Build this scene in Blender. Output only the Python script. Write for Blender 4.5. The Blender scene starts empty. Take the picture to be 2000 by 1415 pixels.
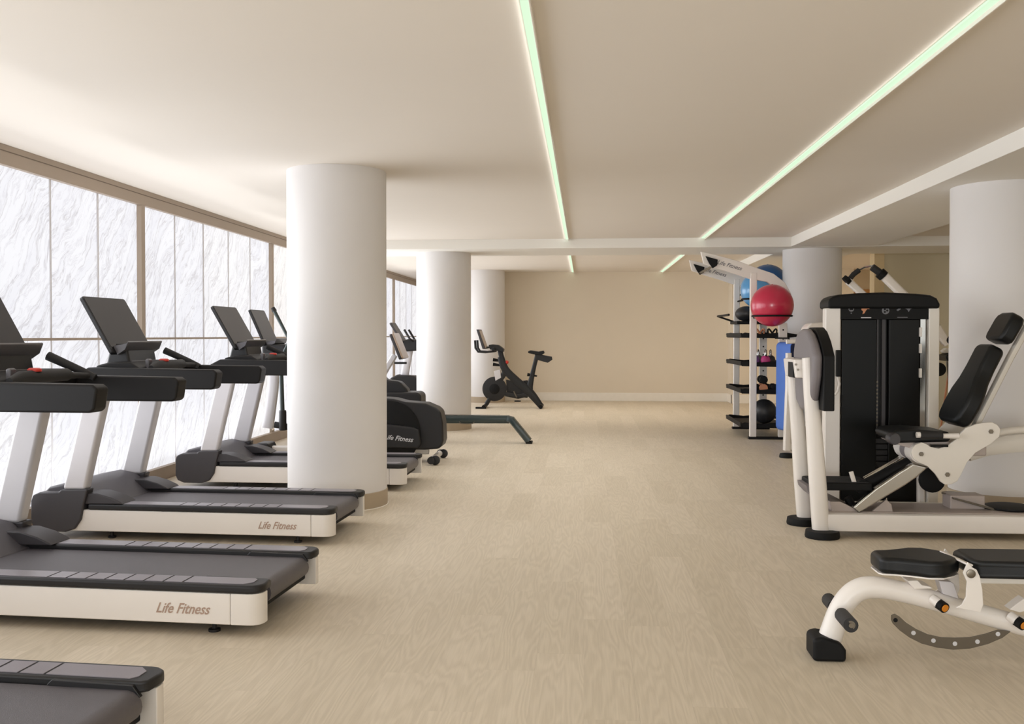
import bpy, bmesh, math, random
from mathutils import Vector, Matrix
random.seed(7)
sc = bpy.context.scene
COL = sc.collection
PI = math.pi

# ---------------------------------------------------------------- camera
F_PX = 1900.0
YAW = math.radians(4.24); PITCH = math.radians(1.0); EYE = 1.40
cam_d = bpy.data.cameras.new('camera')
cam_d.sensor_width = 36.0; cam_d.lens = 36.0 * F_PX / 2000.0
CY = 655 + F_PX * math.tan(PITCH)
cam_d.shift_y = -(707.5 - CY) / 2000.0
cam_d.clip_start = 0.05; cam_d.clip_end = 200
cam = bpy.data.objects.new('camera', cam_d); COL.objects.link(cam)
cam.location = (0, 0, EYE); cam.rotation_euler = (PI / 2 - PITCH, 0, YAW)
sc.camera = cam

# ---------------------------------------------------------------- colour management, world, lights
sc.view_settings.view_transform = 'Standard'
sc.view_settings.look = 'None'
sc.view_settings.gamma = 1.0
sc.view_settings.use_curve_mapping = False
sc.view_settings.exposure = 0.24
sc.cycles.use_denoising = True
sc.cycles.max_bounces = 8
sc.cycles.diffuse_bounces = 5
sc.cycles.caustics_reflective = False
sc.cycles.caustics_refractive = False
world = bpy.data.worlds.new('world'); sc.world = world; world.use_nodes = True
bg = world.node_tree.nodes['Background']
bg.inputs[0].default_value = (0.97, 0.99, 0.98, 1); bg.inputs[1].default_value = 1.0
WINDOW_GLOW = 0.80
LED_GLOW = 0.80

def area(name, loc, rot, sx, sy, power, col, spread=180):
    d = bpy.data.lights.new(name, 'AREA'); d.shape = 'RECTANGLE'; d.size = sx; d.size_y = sy
    d.energy = power; d.color = col; d.spread = math.radians(spread)
    o = bpy.data.objects.new(name, d); COL.objects.link(o); o.location = loc; o.rotation_euler = rot
    return o
sd = bpy.data.lights.new('frontal_sun_fill', 'SUN'); sd.energy = 0.30; sd.angle = math.radians(9); sd.color = (1.0, 0.99, 0.97)  # added level fill from behind the camera, for the distant columns
so = bpy.data.objects.new('frontal_sun_fill', sd); COL.objects.link(so); so.location = (0, -8, 2)
so.rotation_euler = Vector((0.22, 1.0, 0.0)).to_track_quat('-Z', 'Y').to_euler()
# added fill light behind the camera; daylight of the windows along the left wall
area('front_area_fill', (0.5, -3.4, 1.6), (PI / 2, 0, 0), 7.0, 2.0, 72, (0.97, 0.99, 0.98))
area('aisle_fill', (-0.1, 10.0, 2.735), (0, 0, 0), 0.9, 7.0, 23, (1.0, 0.985, 0.95), 115)  # added fill, brightens the floor in the middle of the room
area('window_daylight', (-3.9, 9.0, 1.5), (0, -PI / 2, 0), 2.2, 22.0, 225, (0.94, 0.97, 1.0), 112)
area('sill_fill', (-3.95, 9.0, 0.16), (PI, 0, 0), 0.25, 22.0, 100, (0.95, 0.97, 1.0), 125)  # added fill aimed up, brightens the ceiling beside the windows
area('far_fill', (0.6, 17.6, 2.72), (0, 0, 0), 4.0, 4.0, 20, (1.0, 0.93, 0.84), 110)  # added fill under the ceiling, brightens the far end
area('hall_overhead', (6.9, 8.5, 2.55), (0, 0, 0), 1.0, 5.0, 14, (1.0, 0.86, 0.68))  # unseen area light facing down over the right side
area('corridor_area', (5.5, 18.0, 2.6), (0, 0, 0), 1.0, 1.0, 26, (1.0, 0.80, 0.55))  # unseen area light facing down in the corridor

# ---------------------------------------------------------------- helpers
def P(px, py, Y):
    "point of the vertical plane at depth Y that a pixel of the photograph shows: (x, z)"
    a = (px - 1000) / F_PX; b = -(py - CY) / F_PX
    fx, fy, fz = -math.sin(YAW) * math.cos(PITCH), math.cos(YAW) * math.cos(PITCH), -math.sin(PITCH)
    ux, uy, uz = -math.sin(YAW) * math.sin(PITCH), math.cos(YAW) * math.sin(PITCH), math.cos(PITCH)
    dx = fx + a * math.cos(YAW) + b * ux; dy = fy + a * math.sin(YAW) + b * uy; dz = fz + b * uz
    return (dx / dy * Y, EYE + dz / dy * Y)

def PP(pts, Y): return [P(x, y, Y) for x, y in pts]

def lin(c):
    return tuple(((v / 255) / 12.92 if v / 255 <= 0.04045 else ((v / 255 + 0.055) / 1.055) ** 2.4) for v in c)

def mat(name, rgb, rough=0.5, metal=0.0, var=0.04, scale=12.0, bump=0.0, bscale=200.0, coat=0.0, spec=0.5):
    m = bpy.data.materials.new(name); m.use_nodes = True
    nt = m.node_tree; b = nt.nodes['Principled BSDF']
    c = lin(rgb)
    tc = nt.nodes.new('ShaderNodeTexCoord')
    n = nt.nodes.new('ShaderNodeTexNoise'); n.inputs['Scale'].default_value = scale; n.inputs['Detail'].default_value = 3
    nt.links.new(tc.outputs['Object'], n.inputs['Vector'])
    r = nt.nodes.new('ShaderNodeMix'); r.data_type = 'RGBA'
    r.inputs[6].default_value = tuple(max(0, x * (1 - var)) for x in c) + (1,)
    r.inputs[7].default_value = tuple(min(1, x * (1 + var)) for x in c) + (1,)
    nt.links.new(n.outputs['Fac'], r.inputs[0]); nt.links.new(r.outputs[2], b.inputs['Base Color'])
    b.inputs['Roughness'].default_value = rough; b.inputs['Metallic'].default_value = metal
    b.inputs['Specular IOR Level'].default_value = spec
    if coat: b.inputs['Coat Weight'].default_value = coat; b.inputs['Coat Roughness'].default_value = 0.15
    if bump:
        n2 = nt.nodes.new('ShaderNodeTexNoise'); n2.inputs['Scale'].default_value = bscale; n2.inputs['Detail'].default_value = 2
        nt.links.new(tc.outputs['Object'], n2.inputs['Vector'])
        bp = nt.nodes.new('ShaderNodeBump'); bp.inputs['Strength'].default_value = bump; bp.inputs['Distance'].default_value = 0.002
        nt.links.new(n2.outputs['Fac'], bp.inputs['Height']); nt.links.new(bp.outputs['Normal'], b.inputs['Normal'])
    return m

def emit(name, rgb, strength):
    m = bpy.data.materials.new(name); m.use_nodes = True
    nt = m.node_tree; b = nt.nodes['Principled BSDF']
    b.inputs['Base Color'].default_value = lin(rgb) + (1,)
    b.inputs['Emission Color'].default_value = lin(rgb) + (1,)
    b.inputs['Emission Strength'].default_value = strength
    b.inputs['Base Color'].default_value = (0.1, 0.1, 0.1, 1)
    return m

M = {}
M['ceiling'] = mat('ceiling_paint', (235, 228, 219), 0.9, var=0.012, scale=2, spec=0.1)
M['soffit'] = mat('soffit_paint', (240, 237, 231), 0.9, var=0.01, scale=2, spec=0.1)
M['column'] = mat('column_plaster', (224, 221, 220), 0.75, var=0.02, scale=3, spec=0.2)
M['plinth'] = mat('plinth_taupe', (176, 160, 138), 0.6, var=0.03)
M['wallb'] = mat('beige_wall', (230, 219, 201), 0.85, var=0.02, scale=3, spec=0.1)
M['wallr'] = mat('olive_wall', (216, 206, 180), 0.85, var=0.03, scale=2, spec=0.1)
M['base'] = mat('baseboard_white', (244, 239, 230), 0.5)
M['frame'] = mat('bronze_frame', (168, 152, 135), 0.5, var=0.05, scale=4)
M['groove'] = mat('frame_groove', (112, 98, 84), 0.6)
M['joint'] = mat('stone_joint', (214, 212, 214), 0.7)
M['white'] = mat('white_powder_coat', (232, 226, 220), 0.38, var=0.015, coat=0.2)
M['cream'] = mat('cream_powder_coat', (228, 222, 213), 0.38, var=0.015, coat=0.2)
M['tmwhite'] = mat('warm_white_skirt', (234, 228, 222), 0.4, var=0.01)
M['silver'] = mat('silver_grey_paint', (208, 205, 208), 0.42, var=0.02, metal=0.1)
M['black'] = mat('black_plastic', (23, 22, 24), 0.45, var=0.1, bump=0.15, bscale=400)
M['brownblack'] = mat('dark_brown_plastic', (19, 17, 17), 0.5, spec=0.3, var=0.08, bump=0.1, bscale=400)
M['grey'] = mat('dark_grey_plastic', (60, 57, 60), 0.45, var=0.05, bump=0.1, bscale=400)
M['midgrey'] = mat('mid_grey_plastic', (88, 85, 90), 0.45, var=0.05)
M['shell'] = mat('grey_shell', (120, 114, 116), 0.5, var=0.05)
M['pad_grey'] = mat('foot_pad_grey', (138, 132, 138), 0.3, var=0.05, bump=0.1)
M['belt'] = mat('running_belt', (92, 88, 92), 0.4, var=0.12, scale=60, bump=0.6, bscale=500)
M['rubber'] = mat('black_rubber', (12, 12, 13), 0.6, var=0.1, spec=0.25)
M['grip'] = mat('grip_rubber', (34, 33, 34), 0.65, var=0.15, bump=0.5, bscale=500)
M['screen'] = mat('screen_glass', (52, 49, 51), 0.35, var=0.02, spec=0.3)
M['upholstery'] = mat('black_upholstery', (14, 16, 18), 0.42, var=0.1, spec=0.35, scale=8, bump=0.25, bscale=600)
M['shroud'] = mat('smoked_shroud', (8, 9, 8), 0.3, var=0.06, scale=3, spec=0.2)
M['shroud2'] = mat('smoked_shroud_warm', (16, 15, 13), 0.3, var=0.06, scale=3, spec=0.2)
M['chrome'] = mat('brushed_chrome', (205, 203, 198), 0.18, metal=1.0, var=0.03)
M['steel'] = mat('grey_steel', (110, 102, 90), 0.38, metal=0.6, var=0.05)
M['bolt'] = mat('bolt_steel', (130, 122, 110), 0.35, metal=0.9)
M['red'] = mat('red_button', (200, 52, 40), 0.4)
M['orange'] = mat('orange_knob', (214, 132, 30), 0.4)
M['redball'] = mat('red_vinyl', (196, 40, 74), 0.3, var=0.05, coat=0.4)
M['ltblue'] = mat('light_blue_vinyl', (92, 160, 214), 0.25, var=0.05, coat=0.5)
M['dkblue'] = mat('deep_blue_vinyl', (36, 92, 150), 0.35, var=0.05, coat=0.3)
M['blkball'] = mat('black_vinyl', (44, 44, 46), 0.45, var=0.1)
M['mat_blue'] = mat('blue_foam', (82, 122, 206), 0.75, var=0.05, bump=0.2)
M['mat_navy'] = mat('navy_foam', (38, 48, 86), 0.8, var=0.05)
M['logo'] = mat('logo_bronze', (172, 146, 130), 0.5)
M['logow'] = mat('logo_white', (205, 205, 208), 0.5)
M['logog'] = mat('logo_grey', (110, 110, 115), 0.5)
M['gold'] = mat('gold_print', (172, 150, 118), 0.5)
M['purple'] = mat('purple_plastic', (150, 110, 175), 0.5)
M['pink'] = mat('pink_vinyl', (214, 70, 140), 0.5)
M['tan'] = mat('tan_vinyl', (206, 140, 100), 0.5)
M['teal'] = mat('dark_teal_paint', (40, 54, 54), 0.35, var=0.08, coat=0.3)
M['bikeblk'] = mat('satin_black_frame', (20, 21, 23), 0.38, var=0.08)
M['door'] = mat('wood_door', (200, 150, 96), 0.5, var=0.12, scale=3)
M['jamb'] = mat('cream_jamb', (226, 204, 162), 0.6)
M['led'] = emit('green_white_led', (216, 250, 214), LED_GLOW)
M['tray'] = mat('reading_tray_grey', (96, 94, 98), 0.3, coat=0.3)
M['reflect'] = mat('screen_tan_reflection', (168, 146, 128), 0.3, coat=0.4)  # tan reflection painted into the screen colour
M['pgrey'] = mat('warm_grey_plate', (180, 168, 162), 0.45, metal=0.1)
M['subfloor'] = mat('subfloor', (190, 176, 152), 0.9)

def stone_mat():
    m = bpy.data.materials.new('backlit_veined_stone'); m.use_nodes = True
    nt = m.node_tree; L = nt.links; b = nt.nodes['Principled BSDF']
    geo = nt.nodes.new('ShaderNodeNewGeometry'); oi = nt.nodes.new('ShaderNodeObjectInfo')
    sep = nt.nodes.new('ShaderNodeSeparateXYZ'); L.new(geo.outputs['Position'], sep.inputs[0])
    off = nt.nodes.new('ShaderNodeMath'); off.operation = 'MULTIPLY'; off.inputs[1].default_value = 23.0
    L.new(oi.outputs['Random'], off.inputs[0])
    cmb = nt.nodes.new('ShaderNodeCombineXYZ')
    L.new(sep.outputs['Y'], cmb.inputs[0]); L.new(sep.outputs['Z'], cmb.inputs[1]); L.new(off.outputs[0], cmb.inputs[2])
    mp = nt.nodes.new('ShaderNodeMapping'); mp.inputs['Rotation'].default_value = (0, 0, math.radians(-50))
    L.new(cmb.outputs[0], mp.inputs['Vector'])
    # large warp
    nw = nt.nodes.new('ShaderNodeTexNoise'); nw.inputs['Scale'].default_value = 0.9; nw.inputs['Detail'].default_value = 5
    L.new(mp.outputs[0], nw.inputs['Vector'])
    add = nt.nodes.new('ShaderNodeVectorMath'); add.operation = 'MULTIPLY_ADD'
    add.inputs[1].default_value = (0.75, 0.75, 0.0); L.new(nw.outputs['Color'], add.inputs[0]); L.new(mp.outputs[0], add.inputs[2])
    mp2 = nt.nodes.new('ShaderNodeMapping'); mp2.inputs['Scale'].default_value = (0.35, 2.6, 1.0)
    L.new(add.outputs[0], mp2.inputs['Vector'])
    n1 = nt.nodes.new('ShaderNodeTexNoise'); n1.inputs['Scale'].default_value = 2.6; n1.inputs['Detail'].default_value = 7; n1.inputs['Roughness'].default_value = 0.6
    L.new(mp2.outputs[0], n1.inputs['Vector'])
    # thin veins where noise crosses .5
    a = nt.nodes.new('ShaderNodeMath'); a.operation = 'SUBTRACT'; a.inputs[1].default_value = 0.5; L.new(n1.outputs['Fac'], a.inputs[0])
    ab = nt.nodes.new('ShaderNodeMath'); ab.operation = 'ABSOLUTE'; L.new(a.outputs[0], ab.inputs[0])
    rp = nt.nodes.new('ShaderNodeValToRGB'); rp.color_ramp.elements[0].position = 0.0; rp.color_ramp.elements[0].color = (0.66, 0.64, 0.64, 1)
    rp.color_ramp.elements[1].position = 0.022; rp.color_ramp.elements[1].color = (1, 1, 1, 1)
    L.new(ab.outputs[0], rp.inputs[0])
    mp4 = nt.nodes.new('ShaderNodeMapping'); mp4.inputs['Scale'].default_value = (1.1, 7.0, 1.0); mp4.inputs['Location'].default_value = (4.0, 2.0, 9.0)
    L.new(add.outputs[0], mp4.inputs['Vector'])
    n4 = nt.nodes.new('ShaderNodeTexNoise'); n4.inputs['Scale'].default_value = 2.2; n4.inputs['Detail'].default_value = 6; n4.inputs['Roughness'].default_value = 0.65
    L.new(mp4.outputs[0], n4.inputs['Vector'])
    a4 = nt.nodes.new('ShaderNodeMath'); a4.operation = 'SUBTRACT'; a4.inputs[1].default_value = 0.5; L.new(n4.outputs['Fac'], a4.inputs[0])
    b4 = nt.nodes.new('ShaderNodeMath'); b4.operation = 'ABSOLUTE'; L.new(a4.outputs[0], b4.inputs[0])
    r4 = nt.nodes.new('ShaderNodeValToRGB'); r4.color_ramp.elements[0].position = 0.0; r4.color_ramp.elements[0].color = (0.80, 0.79, 0.81, 1)
    r4.color_ramp.elements[1].position = 0.03; r4.color_ramp.elements[1].color = (1, 1, 1, 1)
    L.new(b4.outputs[0], r4.inputs[0])
    rp2 = nt.nodes.new('ShaderNodeValToRGB'); rp2.color_ramp.elements[0].position = 0.3; rp2.color_ramp.elements[0].color = (0.93, 0.93, 0.95, 1)
    rp2.color_ramp.elements[1].position = 0.6; rp2.color_ramp.elements[1].color = (1, 1, 1, 1)
    L.new(n1.outputs['Fac'], rp2.inputs[0])
    mx = nt.nodes.new('ShaderNodeMix'); mx.data_type = 'RGBA'; mx.blend_type = 'MULTIPLY'; mx.inputs[0].default_value = 0.75
    L.new(rp2.outputs[0], mx.inputs[6]); L.new(rp.outputs[0], mx.inputs[7])
    # slab tint
    tr = nt.nodes.new('ShaderNodeValToRGB'); tr.color_ramp.interpolation = 'CONSTANT'
    e = tr.color_ramp.elements; e[0].position = 0; e[0].color = (0.90, 0.905, 0.95, 1); e[1].position = 0.55; e[1].color = (0.93, 0.93, 0.955, 1)
    t3 = e.new(0.8); t3.color = (0.95, 0.93, 0.915, 1)
    L.new(oi.outputs['Random'], tr.inputs[0])
    mx2 = nt.nodes.new('ShaderNodeMix'); mx2.data_type = 'RGBA'; mx2.blend_type = 'MULTIPLY'; mx2.inputs[0].default_value = 1.0
    mx3 = nt.nodes.new('ShaderNodeMix'); mx3.data_type = 'RGBA'; mx3.blend_type = 'MULTIPLY'; mx3.inputs[0].default_value = 0.8
    L.new(mx.outputs[2], mx3.inputs[6]); L.new(r4.outputs[0], mx3.inputs[7])
    L.new(mx3.outputs[2], mx2.inputs[6]); L.new(tr.outputs[0], mx2.inputs[7])
    L.new(mx2.outputs[2], b.inputs['Emission Color']); b.inputs['Emission Strength'].default_value = WINDOW_GLOW
    b.inputs['Base Color'].default_value = (0.12, 0.12, 0.12, 1)
    b.inputs['Roughness'].default_value = 0.5
    return m
M['stone'] = stone_mat()

def oak_mat():
    m = bpy.data.materials.new('pale_oak_plank'); m.use_nodes = True
    nt = m.node_tree; L = nt.links; b = nt.nodes['Principled BSDF']
    geo = nt.nodes.new('ShaderNodeNewGeometry'); oi = nt.nodes.new('ShaderNodeObjectInfo')
    s = nt.nodes.new('ShaderNodeMath'); s.operation = 'ADD'; L.new(geo.outputs['Random Per Island'], s.inputs[0]); L.new(oi.outputs['Random'], s.inputs[1])
    fr = nt.nodes.new('ShaderNodeMath'); fr.operation = 'FRACT'; L.new(s.outputs[0], fr.inputs[0])
    mul = nt.nodes.new('ShaderNodeMath'); mul.operation = 'MULTIPLY'; mul.inputs[1].default_value = 37.0; L.new(fr.outputs[0], mul.inputs[0])
    cmb = nt.nodes.new('ShaderNodeCombineXYZ'); L.new(mul.outputs[0], cmb.inputs[2]); L.new(mul.outputs[0], cmb.inputs[0])
    av = nt.nodes.new('ShaderNodeVectorMath'); av.operation = 'ADD'; L.new(geo.outputs['Position'], av.inputs[0]); L.new(cmb.outputs[0], av.inputs[1])
    # contour grain: bands of a stretched smooth noise
    mp = nt.nodes.new('ShaderNodeMapping'); mp.inputs['Scale'].default_value = (8.0, 0.8, 1.0); L.new(av.outputs[0], mp.inputs['Vector'])
    n = nt.nodes.new('ShaderNodeTexNoise'); n.inputs['Scale'].default_value = 1.0; n.inputs['Detail'].default_value = 2.5; n.inputs['Roughness'].default_value = 0.45
    L.new(mp.outputs[0], n.inputs['Vector'])
    k = nt.nodes.new('ShaderNodeMath'); k.operation = 'MULTIPLY'; k.inputs[1].default_value = 95.0; L.new(n.outputs['Fac'], k.inputs[0])
    sn = nt.nodes.new('ShaderNodeMath'); sn.operation = 'SINE'; L.new(k.outputs[0], sn.inputs[0])
    mr = nt.nodes.new('ShaderNodeMapRange'); mr.inputs[1].default_value = -1; mr.inputs[2].default_value = 1; L.new(sn.outputs[0], mr.inputs[0])
    # fine fibres
    mp2 = nt.nodes.new('ShaderNodeMapping'); mp2.inputs['Scale'].default_value = (160, 5, 1); L.new(av.outputs[0], mp2.inputs['Vector'])
    n2 = nt.nodes.new('ShaderNodeTexNoise'); n2.inputs['Scale'].default_value = 1.0; n2.inputs['Detail'].default_value = 3; L.new(mp2.outputs[0], n2.inputs['Vector'])
    mp3 = nt.nodes.new('ShaderNodeMapping'); mp3.inputs['Scale'].default_value = (4, 0.8, 1); L.new(av.outputs[0], mp3.inputs['Vector'])
    n3 = nt.nodes.new('ShaderNodeTexNoise'); n3.inputs['Scale'].default_value = 1.0; n3.inputs['Detail'].default_value = 4; L.new(mp3.outputs[0], n3.inputs['Vector'])
    def mix(fac_out, c0, c1, scale=None):
        x = nt.nodes.new('ShaderNodeMix'); x.data_type = 'RGBA'; L.new(fac_out, x.inputs[0])
        x.inputs[6].default_value = c0; x.inputs[7].default_value = c1; return x
    base = mix(fr.outputs[0], lin((208, 196, 176)) + (1,), lin((216, 204, 185)) + (1,))
    g = mix(mr.outputs[0], (0.935, 0.93, 0.915, 1), (1.02, 1.02, 1.02, 1))
    f = mix(n2.outputs['Fac'], (0.89, 0.88, 0.86, 1), (1.09, 1.09, 1.09, 1))
    h = mix(n3.outputs['Fac'], (0.95, 0.945, 0.94, 1), (1.05, 1.05, 1.05, 1))
    cur = base.outputs[2]
    for q in (g, f, h):
        mm = nt.nodes.new('ShaderNodeMix'); mm.data_type = 'RGBA'; mm.blend_type = 'MULTIPLY'; mm.inputs[0].default_value = 1
        L.new(cur, mm.inputs[6]); L.new(q.outputs[2], mm.inputs[7]); cur = mm.outputs[2]
    L.new(cur, b.inputs['Base Color'])
    b.inputs['Roughness'].default_value = 0.48; b.inputs['Specular IOR Level'].default_value = 0.35
    bp = nt.nodes.new('ShaderNodeBump'); bp.inputs['Strength'].default_value = 0.12; bp.inputs['Distance'].default_value = 0.001
    L.new(n2.outputs['Fac'], bp.inputs['Height']); L.new(bp.outputs['Normal'], b.inputs['Normal'])
    return m
M['oak'] = oak_mat()

class MB:
    "collects shapes; build() links them as one mesh object"
    def __init__(s): s.v = []; s.f = []
    def add(s, vs, fs):
        o = len(s.v); s.v += [tuple(v) for v in vs]; s.f += [tuple(i + o for i in f) for f in fs]; return s
    def box(s, x0, x1, y0, y1, z0, z1):
        vs = [(x0,y0,z0),(x1,y0,z0),(x1,y1,z0),(x0,y1,z0),(x0,y0,z1),(x1,y0,z1),(x1,y1,z1),(x0,y1,z1)]
        return s.add(vs, [(0,3,2,1),(4,5,6,7),(0,1,5,4),(1,2,6,5),(2,3,7,6),(3,0,4,7)])
    def prism(s, pts, axis, a0, a1):
        "pts in the plane across axis: x -> (y,z), y -> (x,z), z -> (x,y)"
        def mk(p, a):
            return {'x': (a, p[0], p[1]), 'y': (p[0], a, p[1]), 'z': (p[0], p[1], a)}[axis]
        n = len(pts); vs = [mk(p, a0) for p in pts] + [mk(p, a1) for p in pts]
        fs = [tuple(range(n - 1, -1, -1)), tuple(range(n, 2 * n))] + [(i, (i + 1) % n, n + (i + 1) % n, n + i) for i in range(n)]
        return s.add(vs, fs)
    def tube(s, path, r, n=12, closed=False):
        path = [Vector(p) for p in path]; k = len(path)
        rs = r if isinstance(r, (list, tuple)) else [r] * k
        rings = []; nrm = None
        for i, p in enumerate(path):
            if closed: t = (path[(i + 1) % k] - path[i - 1])
            else: t = (path[min(i + 1, k - 1)] - path[max(i - 1, 0)])
            t.normalize()
            if nrm is None:
                up = Vector((0, 0, 1)) if abs(t.z) < 0.9 else Vector((0, 1, 0))
                nrm = t.cross(up).normalized()
            else:
                nrm = (nrm - t * nrm.dot(t)).normalized()
            b = t.cross(nrm)
            rings.append([p + (nrm * math.cos(2 * PI * j / n) + b * math.sin(2 * PI * j / n)) * rs[i] for j in range(n)])
        vs = [v for rg in rings for v in rg]; fs = []
        for i in range(k if closed else k - 1):
            a = i * n; c = ((i + 1) % k) * n
            fs += [(a + j, a + (j + 1) % n, c + (j + 1) % n, c + j) for j in range(n)]
        if not closed:
            fs += [tuple(range(n - 1, -1, -1)), tuple(range((k - 1) * n, k * n))]
        return s.add(vs, fs)
    def flat_tube(s, path, w, h, n=16, e=4.0):
        "rounded-rectangle tube: w across (horizontal), h the other way"
        path = [Vector(p) for p in path]; k = len(path); rings = []
        ws = w if isinstance(w, (list, tuple)) else [w] * k
        hs = h if isinstance(h, (list, tuple)) else [h] * k
        for i, p in enumerate(path):
            t = (path[min(i + 1, k - 1)] - path[max(i - 1, 0)]).normalized()
            side = Vector((0, 1, 0)); side = (side - t * side.dot(t)).normalized(); b = t.cross(side)
            rg = []
            for j in range(n):
                a = 2 * PI * (j + .5) / n; ca, sa = math.cos(a), math.sin(a)
                q = (abs(ca) ** e + abs(sa) ** e) ** (-1 / e)
                rg.append(p + side * ca * q * ws[i] / 2 + b * sa * q * hs[i] / 2)
            rings.append(rg)
        vs = [v for rg in rings for v in rg]; fs = []
        for i in range(k - 1):
            fs += [(i * n + j, i * n + (j + 1) % n, (i + 1) * n + (j + 1) % n, (i + 1) * n + j) for j in range(n)]
        fs += [tuple(range(n - 1, -1, -1)), tuple(range((k - 1) * n, k * n))]
        return s.add(vs, fs)
    def lathe(s, prof, c, axis='z', n=32):
        vs = []; k = len(prof)
        for r, h in prof:
            for j in range(n):
                a = 2 * PI * j / n; u, w = r * math.cos(a), r * math.sin(a)
                vs.append({'z': (c[0] + u, c[1] + w, c[2] + h), 'y': (c[0] + u, c[1] + h, c[2] + w), 'x': (c[0] + h, c[1] + u, c[2] + w)}[axis])
        fs = []
        for i in range(k - 1):
            fs += [(i * n + j, i * n + (j + 1) % n, (i + 1) * n + (j + 1) % n, (i + 1) * n + j) for j in range(n)]
        fs += [tuple(range(n - 1, -1, -1)), tuple(range((k - 1) * n, k * n))]
        return s.add(vs, fs)
    def ball(s, c, r, n=32, sz=1.0):
        prof = [(max(1e-4, r * math.sin(PI * i / 16)), -r * sz * math.cos(PI * i / 16)) for i in range(17)]
        return s.lathe(prof, c, 'z', n)
    def build(s, name, m, parent=None, bevel=0, seg=2, ang=35, mtx=None):
        me = bpy.data.meshes.new(name); me.from_pydata(s.v, [], s.f); me.validate()
        bm = bmesh.new(); bm.from_mesh(me)
        bmesh.ops.recalc_face_normals(bm, faces=bm.faces)
        if mtx is not None: bm.transform(mtx)
        bm.to_mesh(me); bm.free()
        me.materials.append(m)
        for p in me.polygons: p.use_smooth = True
        me.set_sharp_from_angle(angle=math.radians(ang))
        o = bpy.data.objects.new(name, me); COL.objects.link(o)
        if parent: o.parent = parent
        if bevel:
            b = o.modifiers.new('bevel', 'BEVEL'); b.width = bevel; b.segments = seg; b.limit_method = 'ANGLE'
            b.angle_limit = math.radians(ang); b.harden_normals = True
        return o

def smooth(path, n=4):
    "Catmull-Rom through points of any dimension"
    out = []
    P_ = [path[0]] + list(path) + [path[-1]]
    for i in range(1, len(P_) - 2):
        for k in range(n):
            u = k / n
            out.append(tuple(.5 * (2 * b + (c - a) * u + (2 * a - 5 * b + 4 * c - d) * u * u + (3 * b - a - 3 * c + d) * u ** 3) for a, b, c, d in zip(P_[i - 1], P_[i], P_[i + 1], P_[i + 2])))
    out.append(tuple(path[-1]))
    return out
def srad(rs, n=4): return [v[0] for v in smooth([(r,) for r in rs], n)]

def arc(cx, cy, r, a0, a1, n=8, ry=None):
    ry = ry if ry is not None else r
    return [(cx + r * math.cos(math.radians(a0 + (a1 - a0) * i / n)), cy + ry * math.sin(math.radians(a0 + (a1 - a0) * i / n))) for i in range(n + 1)]

def rrect(x0, x1, y0, y1, r, n=4):
    return (arc(x1 - r, y0 + r, r, -90, 0, n) + arc(x1 - r, y1 - r, r, 0, 90, n) + arc(x0 + r, y1 - r, r, 90, 180, n) + arc(x0 + r, y0 + r, r, 180, 270, n))

def text(s, size, m, parent, mtx, name='lettering', shear=0.35, ext=0.0008, space=1.0, xs=1.0):
    cu = bpy.data.curves.new(name, 'FONT'); cu.body = s; cu.size = size; cu.shear = shear; cu.extrude = ext
    cu.align_x = 'CENTER'; cu.align_y = 'CENTER'; cu.space_character = space; cu.offset = size * .012; cu.resolution_u = 3
    t = bpy.data.objects.new(name, cu); COL.objects.link(t)
    bpy.context.view_layer.update()
    me = bpy.data.meshes.new_from_object(t.evaluated_get(bpy.context.evaluated_depsgraph_get()))
    bpy.data.objects.remove(t)
    me.transform(mtx @ Matrix.Diagonal((xs, 1, 1, 1))); me.materials.clear(); me.materials.append(m); me.name = name
    o = bpy.data.objects.new(name, me); COL.objects.link(o); o.parent = parent
    return o

def facing_cam(loc, ry=0.0):
    "text lying in the x-z plane, read from -y; ry tilts it in that plane"
    return Matrix.Translation(loc) @ Matrix.Rotation(-ry, 4, 'Y') @ Matrix.Rotation(PI / 2, 4, 'X')

def thing(name, label, cat, loc=(0, 0, 0), rz=0, group=None):
    o = bpy.data.objects.new(name, None); COL.objects.link(o); o.location = loc; o.rotation_euler = (0, 0, rz)
    o.empty_display_size = 0.1
    o['label'] = label; o['category'] = cat
    if group: o['group'] = group
    return o
def tag(o, label, cat, group=None):
    o['label'] = label; o['category'] = cat
    if group: o['group'] = group
    return o
def struct(o, label=None):
    o['kind'] = 'structure'
    if label: o['label'] = label
    return o
def copy_tree(o, parent=None):
    c = o.copy(); COL.objects.link(c); c.parent = parent
    for ch in list(o.children):
        copy_tree(ch, c)
    return c

# ================================================================ STRUCTURE
CEIL = 2.744; BEAM = 2.612
XL, XR, YN, YF = -4.1, 8.0, -4.0, 20.75
YD = 27.0

# ---- floor: sub floor slab and planks
floor = struct(MB().box(XL - .2, XR, YN, YF + .2, -0.14, -0.0045).box(XL - .2, -1.95, YF + .2, YD, -0.14, -0.0045).build('floor', M['subfloor']), 'pale oak plank floor running the length of the gym')
PWD, PLN = 0.205, 1.25
pl = []
ix = 0; x = XL
while x < XR:
    y = YN - random.random() * PLN
    while y < (YD if x < -2.0 else YF):
        pl.append((x, y)); y += PLN
    x += PWD; ix += 1
def visible(x, y):
    for (a, b) in ((x, y), (x + PWD, y), (x, y + PLN), (x + PWD, y + PLN)):
        if b > 3.2:
            u = (a * math.cos(YAW) + b * math.sin(YAW)) / (b * math.cos(YAW) - a * math.sin(YAW))
            if abs(u) < 0.53: return True
    return False
vis = sorted([p for p in pl if visible(*p)], key=lambda p: (p[1] + .6) ** 2 + p[0] ** 2)[:296]
near = set(vis)
g = 0.00015
pm = MB().box(g, PWD - g, g, PLN - g, -0.004, 0).build('plank', M['oak'], floor)
pm.location = (vis[0][0], vis[0][1], 0)
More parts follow.
